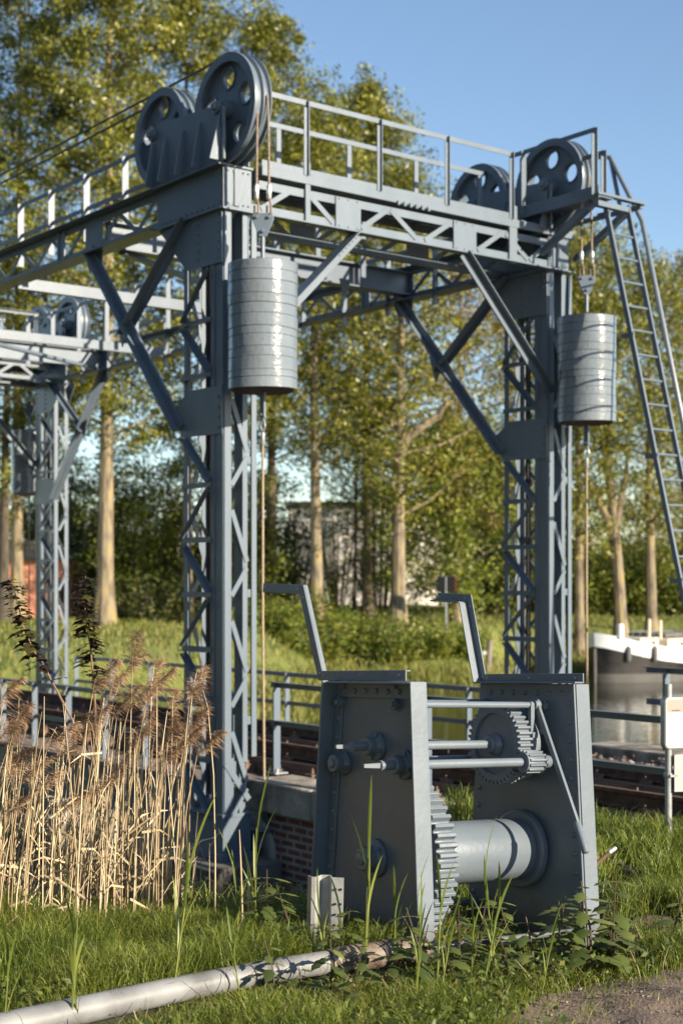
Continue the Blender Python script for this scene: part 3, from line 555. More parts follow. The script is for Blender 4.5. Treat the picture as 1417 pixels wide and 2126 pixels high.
st = npmesh('ballast_stones', np.concatenate(vs), np.concatenate(fs), STN, n=3); tag(st, 'loose pale ballast stones between the rails', None, kind='stuff')

# ---------------------------------------------------------------- abutments and approach railings
ab = bthing('brick_abutment', 'old brick abutment wall with mossy stone coping beside the near tower foot', 'wall', 0, .5, -2.3)
AT = BT(0, .5, -2.3)
MB(AT).box((-4.2, .53, -2.4), (.17, .95, -.56)).build('brick_wall', BRICK, ab, bevel=.006)
sc_ = MB(AT); u = .26
for w_ in (1.1, .95, 1.2, 1.0, .3): sc_.box((u-w_+.006, .43, -.56), (u, 1.02, -.255)); u -= w_
s_ = sc_.build('coping_stone', STONE, ab, bevel=.02)
MB(AT).lathe((.20, .50, -1.0), EV, [(-.03, .36), (0.02, .36), (0.02, .30), (-.03, .30)], 40).build('arch_ring', WCONC, ab)
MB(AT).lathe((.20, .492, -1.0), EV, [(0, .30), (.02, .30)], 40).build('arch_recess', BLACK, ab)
ft = bthing('tower_footing', 'low dark concrete footing under the near tower', 'footing', .3, .2, -2.4)
MB(BT(.3, .2, -2.4)).box((-.35, -.35, -2.6), (1.2, .46, -1.0)).box((-.9, -.30, -2.6), (-.35, .46, -1.32)).build('concrete_block', CONC, ft, bevel=.02)
bb = MB(BT(.3, .2, -2.4)).box((-.02, .34, -.92), (.04, 1.2, -.74)).box((-.12, .34, -.74), (.12, 1.2, -.725)).box((.42, .34, -.92), (.48, .9, -.76)).box((.0, .52, -.72), (.10, .60, -.45)).build('base_beam', PAINT, ft, bevel=.003)
fa = bthing('concrete_pier', 'pale sunlit concrete pier under the left end of the lifting span', 'pier', 12.9, 0, -2.4)
MB(BT(12.9, 0, -2.4)).box((12.3, -.6, -3), (13.6, 6.0, -1.02)).box((12.2, -.7, -3), (13.7, 6.1, -2.0)).box((8.7, 1.9, -3), (12.2, 2.9, -1.3)).build('pier_block', WCONC, fa, bevel=.03)
pf_ = bthing('tower_footing', 'concrete footing under the far right tower', 'footing', .3, SPAN+.2, -2.4)
MB(BT(.3, SPAN+.2, -2.4)).box((-.4, SPAN+.34, -2.6), (1.2, SPAN+.9, -1.0)).box((-.4, SPAN-.3, -2.6), (1.2, SPAN+.34, -1.0)).build('concrete_block', CONC, pf_, bevel=.02)
ra = bthing('steel_railing', 'grey-blue steel handrail on the stone coping behind the winch, track in the background', 'railing', 0, .94, -.255, 'approach railings')
railing('top_rail', [(.52, .94), (-8, .94)], -.25, .695, [((u, .94), (0, 1, 0)) for u in (.42, -1.95, -3.62)], ra, mids=(), T=BT(0, .94, -.255), out=(0, -1, 0), pw=.085, leg=.06)
MB(BT(0, .94, -.255)).angle((.52, .94, .30), (-8, .94, .30), .06, .008, (0, 0, -1), (0, -1, 0)).build('mid_rail', PAINT, ra, bevel=.002)
for u in (.42, -1.95):
    q = MB(BT(0, .94, -.255)).box((u-.09, .86, -.254), (u+.09, 1.02, -.24))
    for a in (-.06, .06): q.lathe((u+a, .90, -.24), EZ, [(0, .02), (.04, .02)], 6)
    q.build('foot_plate', GALV, ra)
fb = bthing('stone_block', 'dark stone end block carrying the railing right of the far tower', 'stone block', 0, 5.9, -.7)
MB(BT(0, 5.9, -.7)).box((-6, 5.6, -1.4), (.55, 6.25, -.27)).build('coping_stone', STONE, fb, bevel=.03)
rb = bthing('steel_railing', 'short railing end on the dark stone block left of the information panel', 'railing', -.6, 5.9, -.27, 'approach railings')
railing('top_rail', [(-.30, 5.9), (-6, 5.9)], -.27, .72, [((-.62, 5.9), (0, 1, 0)), ((-3, 5.9), (0, 1, 0))], rb, mids=(.30,), T=BT(-.6, 5.9, -.27), out=(0, -1, 0), pw=.09, leg=.075)

# ---------------------------------------------------------------- hand winch
wt = thing('hand_winch', 'grey-blue riveted hand winch with two side plates, gears, drum and angular top brackets', 'winch')
WL, WH, WTp, WB_ = .97, 1.302, .752, .941
wt.matrix_world = Matrix(((.8279, -.5607, .0148, .1665), (.5588, .8268, .0646, 7.2996), (-.0484, -.0452, .9978, -.0773), (0, 0, 0, 1)))
A_, B_, H_ = (1, 0, 0), (0, 1, 0), (0, 0, 1)
hw = lambda h: (WB_+(WTp-WB_)*h/WH)/2
LO = -.06
def wbuild(m, name, par, bv=.003, mt=None, smooth=30): return m.build(name, mt or WPAINT, par, bevel=bv, smooth=smooth)
def side_plate(a0, sg):
    """a0 = outer face position, sg = outward direction along the axle"""
    m = MB().prism([(-hw(LO), LO), (hw(LO), LO), (hw(WH), WH), (-hw(WH), WH)], (a0, 0, 0), B_, H_, (-sg*.012, 0, 0)); p = wbuild(m, 'side_plate', wt)
    for s in (-1, 1):
        e0, e1 = Vector((a0, s*hw(LO), LO)), Vector((a0, s*hw(WH), WH+(.0))); q = MB()
        q.bar(e0+Vector((sg*.045, 0, 0)), e1+Vector((sg*.045, 0, 0)), .09, .012, A_)
        off = Vector((sg*.005, -s*.042, 0)); q.bar(e0+off, e1+off, .010, .074, A_)
        wbuild(q, 'edge_angle', p)
        r = MB()
        for i in range(13):
            h = .06+i*.095; b = s*(hw(h)-.048)
            r.rivet((a0+sg*.010, b, h), (sg, 0, 0), .0145, 10); r.rivet((a0-sg*.012, b, h), (-sg, 0, 0), .0155, 10)
        wbuild(r, 'rivet_row', p, 0)
    q = MB().box((a0+sg*.002, -hw(WH)+.02, WH-.085), (a0+sg*.012, hw(WH)-.05, WH-.004)).box((a0+sg*.012, -hw(WH)+.02, WH-.014), (a0+sg*.085, hw(WH)-.02, WH-.004)); wbuild(q, 'top_angle', p)
    r = MB()
    for i in range(7):
        b = -hw(WH)+.09+i*.095; r.rivet((a0+sg*.012, b, WH-.05), (sg, 0, 0), .0155, 10); r.rivet((a0-sg*.012, b, WH-.05), (-sg, 0, 0), .0155, 10)
    r.box((a0+sg*.012, -.17, WH-.035), (a0+sg*.03, -.13, WH-.016)).box((a0+sg*.012, .27, WH-.035), (a0+sg*.03, .31, WH-.016)); wbuild(r, 'rivet_row', p, 0)
    for c in p.children:
        if c.name.startswith('rivet_row'): c['kind'] = 'stuff'
    return p
PL = side_plate(0, -1); PR = side_plate(WL, 1)
def boss(par, b, h, rf, rh, lh, bolts=3, cap=True):
    m = MB().lathe((-.001, b, h), (-1, 0, 0), [(0, rf), (.016, rf), (.02, rf-.006), (.024, rh+.008), (.035, rh), (lh, rh), (lh+.005, rh-.005)], 36)
    if cap: m.lathe((-lh-.005, b, h), (-1, 0, 0), [(0, rh*.5), (.010, rh*.5), (.013, rh*.4)], 24)
    for i in range(bolts):
        a = R(20+360/bolts*i); m.hexnut((-.02, b+math.cos(a)*(rf+rh)/2, h+math.sin(a)*(rf+rh)/2), (-1, 0, 0), .012, .014)
    wbuild(m, 'bearing', par, .002)
boss(PL, 0, .98, .072, .046, .075, 4, False); boss(PL, -.238, .90, .072, .045, .08, 4, False); boss(PL, .287, .88, .062, .046, .075, 2); boss(PL, 0, .43, .095, .060, .085, 3)
for (b, h) in ((.315, 1.19), (-.165, 1.19)):
    m = MB().lathe((-.001, b, h), (-1, 0, 0), [(0, .034), (.004, .034)], 24).hexnut((-.005, b, h), (-1, 0, 0), .028, .026).lathe((-.03, b, h), (-1, 0, 0), [(0, .016), (.018, .015)], 14); wbuild(m, 'tie_nut', PL, .002)
def shaft(b, h, a1, r=.0225, tip=True):
    m = MB().lathe((-.155, b, h), A_, [(0, r-.002), (.003, r), (.155+a1, r), (.158+a1, r-.004)], 24)
    if tip: m.lathe((-.155, b, h), (-1, 0, 0), [(0, .020), (.006, .021), (.008, .0185), (.095, .0135), (.10, .012)], 4); m.lathe((-.16, b, h), A_, [(0, r+.003), (.012, r+.003)], 24)
    return wbuild(m, 'crank_shaft', wt, .0015)
s1 = shaft(0, .98, WL-.02); s2 = shaft(-.238, .90, WL-.02)
m = MB().lathe((0, .287, .88), A_, [(0, .03), (WL, .03)], 20).lathe((0, 0, .43), A_, [(0, .04), (WL, .04)], 20); wbuild(m, 'axle', wt, 0)
def gear_poly(Ro, Ri, n):
    pts = []
    for i in range(n):
        t = 2*math.pi/n
        for f, r in ((-.5, Ri), (-.34, Ri+.12*(Ro-Ri)), (-.26, (Ro+Ri)/2), (-.19, Ro-.06*(Ro-Ri)), (-.14, Ro), (.14, Ro), (.19, Ro-.06*(Ro-Ri)), (.26, (Ro+Ri)/2), (.34, Ri+.12*(Ro-Ri))): pts.append((r*math.cos((i+f)*t), r*math.sin((i+f)*t)))
    return pts
m = MB(); o = (.075, 0, .43); m.prism(gear_poly(.418, .386, 54), o, B_, H_, (.115, 0, 0)); g = wbuild(m, 'bull_gear', wt, .0025, smooth=25)
m = MB(); o = (.745, 0, .985); m.holed(gear_poly(.214, .192, 42), [circ(.160, 48)], o, B_, H_, (.085, 0, 0)); m.lathe((.76, 0, .985), A_, [(0, .164), (.05, .164)], 40)
m.lathe((.70, 0, .98), A_, [(0, .036), (.004, .042), (.03, .044), (.045, .056), (.055, .06)], 28); g1 = wbuild(m, 'spur_gear', wt, .0015, smooth=25)
m = MB().lathe((.825, 0, .98), A_, [(0, .165), (.0, .178), (.022, .180), (.022, .200), (.075, .200), (.08, .16)], 48); wbuild(m, 'brake_band', wt, .002)
m = MB().prism(gear_poly(.060, .045, 13), (.745, -.238, .90), B_, H_, (.115, 0, 0)).lathe((.735, -.238, .90), A_, [(0, .052), (.012, .052)], 28).lathe((.86, -.238, .9), A_, [(0, .034), (.05, .034), (.06, .03)], 20); wbuild(m, 'pinion', wt, .0015, smooth=25)
m = MB().prism(gear_poly(.085, .065, 16), (.08, .287, .88), B_, H_, (.10, 0, 0)); wbuild(m, 'pinion', wt, .0015, smooth=25)
dr = MB().lathe((.19, 0, .43), A_, [(0, .158), (.01, .160), (.715, .160), (.722, .158)], 72); drum = wbuild(dr, 'drum', wt, 0)
wbuild(MB().lathe((.905, 0, .43), A_, [(0, .175), (.0, .197), (.008, .204), (.04, .204), (.045, .19)], 64), 'drum_flange', drum, .003)
wbuild(MB().lathe((.19, 0, .43), A_, [(0, .2), (.012, .2)], 56), 'drum_flange', drum, .003)
def tie(b, h, r=.017, col=True):
    m = MB().lathe((0, b, h), A_, [(0, r), (WL, r)], 16)
    if col: m.lathe((WL-.13, b, h), A_, [(0, r+.006), (.02, r+.006)], 16).lathe((WL-.10, b, h), A_, [(0, r+.007), (.02, r+.007)], 16).lathe((WL-.075, b, h), A_, [(0, r+.003), (.03, r+.003)], 16)
    m.hexnut((WL-.045, b, h), A_, r+.012, .03); wbuild(m, 'tie_rod', wt, .0015)
tie(-.165, 1.19); tie(.315, 1.19); tie(-.41, .055, .016, False); tie(.40, .10, .016, False)
lev = MB(); la = .885
lev.bar((la, -.165, 1.19), (la, -.235, 1.05), .034, .016, B_).bar((la-.004, -.19, 1.18), (la-.012, -.50, .60), .030, .018, B_)
lev.lathe((la-.02, -.165, 1.19), A_, [(0, .034), (.045, .034)], 24); lv = wbuild(lev, 'brake_lever', wt, .003)
d = Vector((-.003, -.065, -.135)).normalized(); p0 = Vector((la-.010, -.497, .605))
wbuild(MB().lathe(tuple(p0), tuple(d), [(-.015, .012), (0, .020), (.15, .019), (.155, .012)], 16), 'lever_grip', lv, 0)
m = MB().box((.835, -.19, 1.03), (.86, -.165, 1.19)).box((.835, -.205, 1.02), (.87, -.15, 1.05)).box((.845, -.195, .88), (.87, -.18, 1.02)); wbuild(m, 'band_strap', wt, .002)
def hood(a0, pts, sg, lw, name='cover_bracket'):
    m = MB(); w = .052
    # flat leg in the plate plane and a standing leg on its lower edge
    P = [Vector((p[0], p[1])) for p in pts]; n = len(P); nr = []
    for i in range(n-1): d = (P[i+1]-P[i]).normalized(); nr.append(Vector((-d.y, d.x)))
    outer = []
    for i in range(n):
        if i == 0: o = P[0]+nr[0]*w
        elif i == n-1: o = P[-1]+nr[-1]*w
        else:
            b = (nr[i-1]+nr[i]).normalized(); o = P[i]+b*(w/max(.3, b.dot(nr[i])))
        outer.append(o)
    for i in range(n-1):
        m.prism([tuple(P[i]), tuple(P[i+1]), tuple(outer[i+1]), tuple(outer[i])], (a0, 0, 0), B_, H_, (.008, 0, 0))
        d = P[i+1]-P[i]; mid = (P[i]+P[i+1])/2
        q0, q1 = (P[i], P[i+1]) if sg > 0 else (outer[i], outer[i+1]); k_ = .004 if sg > 0 else -.004; ac = a0-lw/2 if sg > 0 else a0+.008+lw/2
        m.bar((ac, q0.x+nr[i].x*k_, q0.y+nr[i].y*k_), (ac, q1.x+nr[i].x*k_, q1.y+nr[i].y*k_), lw, .008, A_)
    k = wbuild(m, name, wt, .002)
    r = MB()
    for i in range(n-1):
        for f in (.07, .5, .93) if i == 0 else (.06, .94):
            c = P[i].lerp(P[i+1], f)+nr[i]*w*.55; r.rivet((a0, c.x, c.y), (-1, 0, 0), .006, 8)
    wbuild(r, 'screw', k, 0, BRIGHT); return k
hood(-.010, [(-.235, 1.306), (.535, 1.300), (.735, 1.765), (1.118, 1.792)], -1, .022)
hood(WL-.012, [(-.445, 1.306), (.372, 1.298), (.505, 1.748), (.77, 1.768)], 1, .055)

# ---------------------------------------------------------------- pipe, guard-rail stub, info sign, cable, small far things
pp = thing('drain_pipe', 'grey plastic pipe lying in the grass, its far end wrapped in muddy film', 'pipe', (-1.25, 5.67, 0))
pts = [(-1.9, 5.05), (-1.25, 5.62), (-.72, 6.10), (-.30, 6.44), (-.02, 6.62)]
def P3(l, r): return [(x+1.25, y-5.67, np.interp(y, [5, 5.7, 6.9], [.03, .03, .02])) for x, y in l]
MB().tube(P3(pts, .06), [.057, .056, .054, .053, .052], 20).build('pipe_body', GALV if False else mat('grey_plastic_pipe', (.17, .165, .155), .5, [(.28, .28, .28), (.37, .37, .37)], 4, .2, 20, noise_ramp=(.3, .6), detail=8), pp)
wr = [(-.06, 6.59), (.05, 6.66), (.16, 6.73), (.27, 6.79), (.38, 6.86)]
MB().tube(P3(wr, .06), [.058, .064, .060, .066, .060], 18).build('muddy_wrap', mat('muddy_wrap', (.14, .085, .055), .6, (.32, .25, .19), 14, .6, 30), pp)
gs = thing('guard_rail_stub', 'short upright galvanised guard-rail stub with bolt holes left of the winch', 'metal post', (-.085, 7.05, -.12), R(-8))
prf = [(-.075, 0), (-.06, -.012), (-.05, -.012), (-.02, .045), (.02, .045), (.03, -.0), (.075, -.012)]
m = MB(); sec = [(-.085, .012), (-.062, -.016), (-.05, -.016), (-.03, .04), (.015, .04), (.035, -.014), (.088, -.018), (.088, -.023), (.031, -.019), (.012, .035), (-.027, .035), (-.046, -.021), (-.066, -.021), (-.09, .010)]
m.prism(sec, (0, 0, -.1), (1, 0, 0), (0, 1, 0), (.012, 0, .535)); gsb = m.build('channel_body', mat('weathered_zinc', (.48, .48, .47), .45, (.66, .66, .64), 7, .2, 40, metal=.2), gs)
h_ = MB()
for z in (.31, .38, .21, .26):
    for x in (.05, .075): h_.lathe((x+z*.028, -.024, z), (0, -1, 0), [(0, .006), (.002, .006)], 10)
h_.build('bolt_hole', BLACK, gs)
sg = thing('information_panel', 'white information panel with beige header on a grey post by the railing', 'sign', (2.28, 10.35, -.14), R(18))
MB().cyl((0, 0, -.1), (0, 0, 1.15), .024, 14).build('post', GALV, sg)
def rrect(x0, y0, x1, y1, r):
    o = []
    for (cx_, cy_, a) in ((x1-r, y1-r, 0), (x0+r, y1-r, 90), (x0+r, y0+r, 180), (x1-r, y0+r, 270)): o += [(cx_+r*math.cos(R(a+15*i)), cy_+r*math.sin(R(a+15*i))) for i in range(7)]
    return o
pn = MB().prism(rrect(-.05, .70, .60, 1.06, .035), (0, -.035, 0), (1, 0, 0), EZ, (0, .06, 0)).build('panel', GALV, sg, bevel=.003)
MB().prism(rrect(-.042, .708, .592, 1.052, .03), (0, -.0355, 0), (1, 0, 0), EZ, (0, -.004, 0)).build('white_face', WHT, pn)
MB().prism(rrect(-.034, .955, .584, 1.044, .02), (0, -.0397, 0), (1, 0, 0), EZ, (0, -.001, 0)).build('header_band', SIGNH, pn)
tx = MB(); x = .012
def text_mesh(body, size, name, m_, par, loc, rot=(R(90), 0, 0)):
    cu = bpy.data.curves.new('txt', 'FONT'); cu.body = body; cu.size = size; cu.extrude = .0006; ob = bpy.data.objects.new('txt', cu); COL.objects.link(ob)
    me = bpy.data.meshes.new_from_object(ob.evaluated_get(bpy.context.evaluated_depsgraph_get())); bpy.data.objects.remove(ob); bpy.data.curves.remove(cu); me.materials.clear(); me.materials.append(m_)
    o = bpy.data.objects.new(name, me); COL.objects.link(o); o.parent = par; o.location = loc; o.rotation_euler = rot; return o
text_mesh('leeswijzer', .016, 'header_word', INK, pn, (.005, -.0415, .964))
for i in range(9): tx.box((.008, -.0405, .930-.0125*i), (.56-(.1 if i == 8 else 0)-.03*(i % 3), -.0397, .9325-.0125*i))
tx.box((.005, -.0405, .742), (.035, -.0397, .747)).box((.055, -.0405, .740), (.066, -.0397, .751)).box((.08, -.0405, .736), (.095, -.0397, .742))
tx.build('small_print', INKL, pn)
sm = MB().box((.02, -.045, .40), (.10, -.038, .66)).build('lower_plate', mat('cream_plate', (.68, .62, .52), .5), sg, bevel=.004)
MB().box((.036, -.046, .545), (.075, -.045, .552)).box((.042, -.046, .53), (.078, -.045, .535)).build('plate_print', INKL, sm)
MB().lathe((0, 0, .50), EZ, [(0, .033), (.03, .033)], 14).box((-.01, -.045, .505), (.05, -.02, .52)).build('clamp', GALV, sg)
cbx = thing('wire_cable', 'loop of rusty steel cable lying in the grass right of the winch', 'cable', (1.35, 7.6, 0))
CP = [(1.40, 8.15), (1.50, 8.33), (1.62, 8.52), (1.74, 8.76), (1.82, 9.05), (1.83, 9.35), (1.77, 9.6), (1.66, 9.75), (1.52, 9.8), (1.40, 9.7), (1.34, 9.45)]
def cpts(dx, dy, dz):
    o = []
    for i in range(41):
        t = i/40*(len(CP)-1); k = min(int(t), len(CP)-2); f = t-k; x = CP[k][0]*(1-f)+CP[k+1][0]*f+dx*math.sin(math.pi*i/40); y = CP[k][1]*(1-f)+CP[k+1][1]*f+dy; o.append((x-1.35, y-7.6, float(gz(x, y))+.07+dz))
    return o
MB().tube(cpts(0, 0, 0), .014, 8).build('cable_loop', ROPE, cbx); MB().tube(cpts(.07, -.05, .015), .014, 8).build('cable_loop', ROPE, cbx)
MB().tube([(-.02, .60, -.0), (.07, .66, .15), (.15, .70, .205)], .012, 8).build('cable_end', RUST, cbx); MB().cyl((.145, .698, .203), (.185, .72, .225), .0135, 10).build('ferrule', GALV, cbx)

def gzf(x, y): return float(fz(np.array(x, float), np.array(y, float)))
fs_ = thing('canal_sign', 'black back of a square canal sign on a thin pole, red edge at right', 'sign', (4.15, 59, gzf(4.15, 59)), R(-12)); b0 = fs_.location.z
MB().cyl((0, .03, 0), (0, .03, 2.05-b0), .04, 8).build('pole', GALV, fs_); MB().box((-.36, 0, 1.45-b0), (.36, .03, 2.05-b0)).build('panel', BLACK, fs_); MB().box((.36, -.01, 1.45-b0), (.39, .04, 2.05-b0)).build('red_edge', RED, fs_)
mp_ = thing('mooring_post', 'weathered leaning wooden post on the far bank right of the black sign', 'post', (5.55, 56.5, gzf(5.55, 56.5))); MB().tube([(0, 0, 0), (.12, 0, 1.25)], [.13, .11], 10).build('timber_post', WOODP, mp_); MB().lathe((-.12, -.1, .75), (0, -1, 0), [(0, .09), (.05, .08)], 12).build('pale_lamp', WHT, mp_)

# ---------------------------------------------------------------- moored barge
def px(x, d): return (x-708.5)/3077*d
bt = thing('moored_barge', 'moored barge with white bulwark, black tarred hull and cream cabin', 'boat', (px(1232, 58), 57.6, -2.1), R(46))
def hullx(s, half):  # s metres aft of the stem, half breadth at level
    return half*min(1, (max(s, 0)/3.2))**.58
def strip(levels, mtl, name, par=bt, L=24):
    ss = [0, .15, .4, .8, 1.4, 2.2, 3.2, 4.5, 7, 12, 18, L]; vs = []; fs = []; k = len(levels)
    for side in (-1, 1):
        o = len(vs)
        for s in ss:
            for (zf, half, rake) in levels: vs.append((s-rake*max(0, 1-s/3) , side*hullx(s, half), zf(s)))
        for i in range(len(ss)-1): fs += [(o+i*k+j, o+(i+1)*k+j, o+(i+1)*k+j+1, o+i*k+j+1) for j in range(k-1)]
    return MB().add(vs, fs).build(name, mtl, par)
sheer = lambda s: 1.26+.70*max(0, 1-s/3.2)**1.5
strip([(lambda s: -.3, 1.9, -.3), (lambda s: .36-.01*s if s < 8 else .28, 2.05, -.05)], BGREY, 'boot_strip'); strip([(lambda s: .36-.01*s if s < 8 else .28, 2.05, -.05), (lambda s: sheer(s)-.55, 2.2, .05)], BLK, 'hull'); bw = strip([(lambda s: sheer(s)-.545, 2.22, .06), (lambda s: sheer(s), 2.25, .12)], BWHT, 'bulwark')
MB().cyl((-.05, 0, -.2), (-.08, 0, 1.35), .06, 8).build('stem_post', BGREY, bt)
dk = MB(); ss = [0, .4, 1.4, 3.2, 7, 24]; dk.add([(s, sd*hullx(s, 2.15), sheer(s)-.35) for s in ss for sd in (-1, 1)], [(2*i, 2*i+1, 2*i+3, 2*i+2) for i in range(len(ss)-1)]); dk.build('deck', ROOF, bt)
cbn = MB().box((1.7, -.95, .8), (3.0, .95, 1.72)).box((3.05, -1.35, .8), (20, 1.35, 1.66)).build('cabin', CREAM, bt, bevel=.03)
for x in (1.95, 2.5): MB().box((x, -.965, 1.36), (x+.22, -.94, 1.58)).build('window', GLASS, cbn)
MB().box((3.9, -1.365, 1.40), (13, -1.34, 1.50)).build('window', GLASS, cbn)
MB().box((3.6, -.9, 1.68), (12, .9, 1.88)).build('hatch_cover', CONC, cbn, bevel=.08)
mast = MB().cyl((2.7, -.7, 1.6), (2.7, -.7, 2.45), .06, 8).cyl((3.2, -.9, 1.6), (3.2, -.9, 2.4), .06, 8).build('vent_post', CREAM, bt)
rl = MB()
for i in range(9): rl.cyl((.5+.28*i, -hullx(.5+.28*i, 1.9), 1.4), (.5+.28*i, -hullx(.5+.28*i, 1.9), 2.0), .012, 5)
rl.tube([(.5+.28*i, -hullx(.5+.28*i, 1.9), 2.0) for i in range(9)], .016, 5); rl.build('bow_rail', GALV, bt)
MB().lathe((.5, -.8, 1.75), EZ, [(0, .13), (.5, .13), (.55, .08)], 10).build('bollard', BWHT, bt)
for x in (.75, 1.7): MB().lathe((x, -hullx(x, 2.2)-.05, .85), EZ, [(0, .08), (.12, .12), (.5, .12), (.6, .05)], 10).build('fender', BGREY, bt)
wh = thing('canal_cabin', 'grey tarpaulined deckhouse behind the barge at the right edge', 'shelter', (15.4, 60.5, gzf(15.4, 60.5))); z0 = wh.location.z
MB().box((-1.2, -1, 0), (2.6, 1, 1.0)).build('wall', mat('dark_boards', (.08, .07, .06), .9, (.14, .12, .1), 2), wh); MB().prism([(-1.4, 1.0), (2.8, 1.0), (2.5, 1.25), (-1.1, 1.25)], (0, -1.2, 0), (1, 0, 0), EZ, (0, 2.4, 0)).build('tarpaulin_roof', CONC, wh, bevel=.05)

# ---------------------------------------------------------------- buildings behind the trees
def px(x, d): return (x-708.5)/3077*d
hb = thing('brick_building', 'low orange brick building behind the trunks at the left edge', 'building', (px(-100, 69), 69, gzf(px(0, 69), 69)-.2))
zz = 1.7+(1215-1163)/3077*69-hb.location.z
MB().box((-4, 0, 0), (px(134, 69)-px(-100, 69), 5, zz)).build('wall', BRICK2, hb); MB().prism([(-4.3, zz), (px(134, 69)-px(-100, 69)+.2, zz), (px(134, 69)-px(-100, 69)-1, zz+.9), (-3, zz+.9)], (0, -.3, 0), (1, 0, 0), EZ, (0, 6.6, 0)).build('roof', ROOF, hb)
for x in (5.0,): MB().box((x, -.03, .9), (x+.5, .02, 1.9)).build('window', GLASS, hb)
wb = thing('white_building', 'large white rendered building seen in patches through the leaves', 'building', (px(600, 92), 92, gzf(px(600, 92), 92)-.2))
L2 = px(1045, 92)-px(600, 92); hz = 1.7+(1215-1050)/3077*92-wb.location.z
MB().box((0, 0, 0), (L2, 10, hz)).build('wall', BUILDW, wb, bevel=.02); MB().box((-.3, -.3, hz), (L2+.3, 10.3, hz+.25)).build('roof', ROOF, wb)

# ---------------------------------------------------------------- trees and shrubs
def leaves(cent, rad, n, size, seed, mtl, parent, name='crown', up=.15):
    g = np.random.default_rng(seed); cent = np.asarray(cent); idx = g.integers(0, len(cent), n); d = g.normal(0, 1, (n, 3)); d /= np.linalg.norm(d, axis=1, keepdims=True)+1e-9
    rr = np.asarray(rad)[idx]*(g.random(n)**.45); c = cent[idx]+d*rr[:, None]*np.array([1, 1, .8])
    nrm = g.normal(0, 1, (n, 3)); nrm[:, 2] += up; nrm /= np.linalg.norm(nrm, axis=1, keepdims=True); a = np.cross(nrm, g.normal(0, 1, (n, 3))); a /= np.linalg.norm(a, axis=1, keepdims=True); b = np.cross(nrm, a)
    s = size*g.uniform(.6, 1.35, n)[:, None]; k = s*.42; fold = nrm*s*.12
    v = np.stack([c-a*s*.5, c+b*k*.5+fold, c+a*s*.6, c-b*k*.5+fold], 1).reshape(-1, 3); f = np.arange(4*n).reshape(n, 4)
    return npmesh(name, v, f, mtl, parent)
def tree(label, pxx, d, h, tr, cb, cr, seed, n, mtl=LEAF, size=.175, lean=0, fork=None, bark=BARK, name='poplar_tree', limb_up=.6, group='poplars along the far bank', shape=.75, nl=50):
    n = int(n*(2.0 if size > .19 else 1.45)); cb *= .8
    x = px(pxx, d); z0 = gzf(x, d)-.1; g = random.Random(seed); t = thing(name, label, 'tree', (x, d, z0), 0, group); H = h-z0
    def ax(s): return Vector((lean*s**1.5+.10*math.sin(3*s+seed), .1*math.sin(2.3*s+seed*2), H*s))
    k = 14; m = MB(); m.tube([ax(i/k*.97) for i in range(k+1)], [tr*1.55]+[tr*(1.08-.95*(i/k)**.9) for i in range(1, k+1)], 10)
    cents = []; rads = []
    if fork:
        for (a0, dx, L, dz) in fork:
            p = ax(a0); q = p+Vector((dx*.35, 0, dz*.45)); e = p+Vector((dx, 0, dz)); m.tube([p-Vector((0, 0, .4)), p+Vector((dx*.1, 0, dz*.12)), q, e, e+Vector((dx*.3, .3, dz*.6))], [tr*.72, tr*.7, tr*.6, tr*.45, tr*.15], 8)
    for i in range(nl):
        s = cb+(1-cb)*((i+.5)/nl)**.95*.99; env = cr*max(.12, (math.sin(math.pi*min(1, .18+.82*(s-cb)/(1-cb)))**shape)); a = i*2.4+g.uniform(-.5, .5)
        L = env*g.uniform(.65, 1.12); p = ax(min(s, .985)); rise = L*limb_up*g.uniform(.5, 1.2); dr = Vector((math.cos(a), math.sin(a), 0)); e = p+dr*L+Vector((0, 0, rise))
        mid = p+dr*L*.5+Vector((0, 0, rise*.35)); m.tube([p, mid, e], [tr*.28*(1.15-s), tr*.16*(1.15-s)+.012, .012], 5, cap=False)
        for f in (.18, .35, .55, .75, .92, 1.05):
            c = p.lerp(mid, f*2) if f < .5 else mid.lerp(e, (f-.5)*2); c = c+Vector((g.gauss(0, .3), g.gauss(0, .3), g.gauss(-.1, .3))); cents.append(tuple(c)); rads.append(g.uniform(.45, .95)*min(1.25, .5+cr/5))
            if f > .5 and g.random() < .6: cents.append(tuple(c+Vector((g.gauss(0, .7), g.gauss(0, .7), g.gauss(-.2, .5))))); rads.append(g.uniform(.35, .7))
    m.build('trunk', bark, t); leaves(cents, rads, n, size, seed, mtl, t); return t
tree('tall olive-green poplar filling the upper left corner', 40, 66, 31, .28, .30, 4.6, 11, 26000, size=.195)
tree('tall poplar with a straight pale trunk left of the near tower', 221, 60, 30, .34, .31, 4.6, 12, 27000, size=.195)
tree('poplar whose crown stands behind the big sheaves', 385, 68, 31, .26, .30, 3.9, 13, 24000, size=.195)
tree('poplar with a ragged pointed top right of the big sheaves', 560, 70, 28.6, .25, .32, 4.2, 14, 21000, size=.195, shape=.6)
tree('poplar with a grey trunk right of the hanging near counterweight', 655, 61, 21.5, .27, .38, 4.0, 15, 17000)
tree('poplar with rounded top above the middle of the walkway', 765, 72, 25.8, .25, .38, 3.9, 16, 20000, size=.195, shape=.6)
tree('young-leaved poplar with a lichen-yellow trunk and a bent side limb', 832, 60.5, 18.8, .31, .30, 3.7, 17, 12500, mtl=LEAF, fork=[(.40, 1.55, 1, 1.2)])
tree('bronze-leaved poplar behind the walkway, thin crown', 950, 66, 17.5, .2, .30, 3.6, 18, 11500, mtl=LEAF2)
tree('olive poplar seen behind the far right tower', 1085, 76, 17.0, .2, .25, 3.6, 19, 13000)
tree('poplar with a slim trunk just right of the far tower', 1197, 66, 16.2, .24, .34, 3.3, 20, 13000)
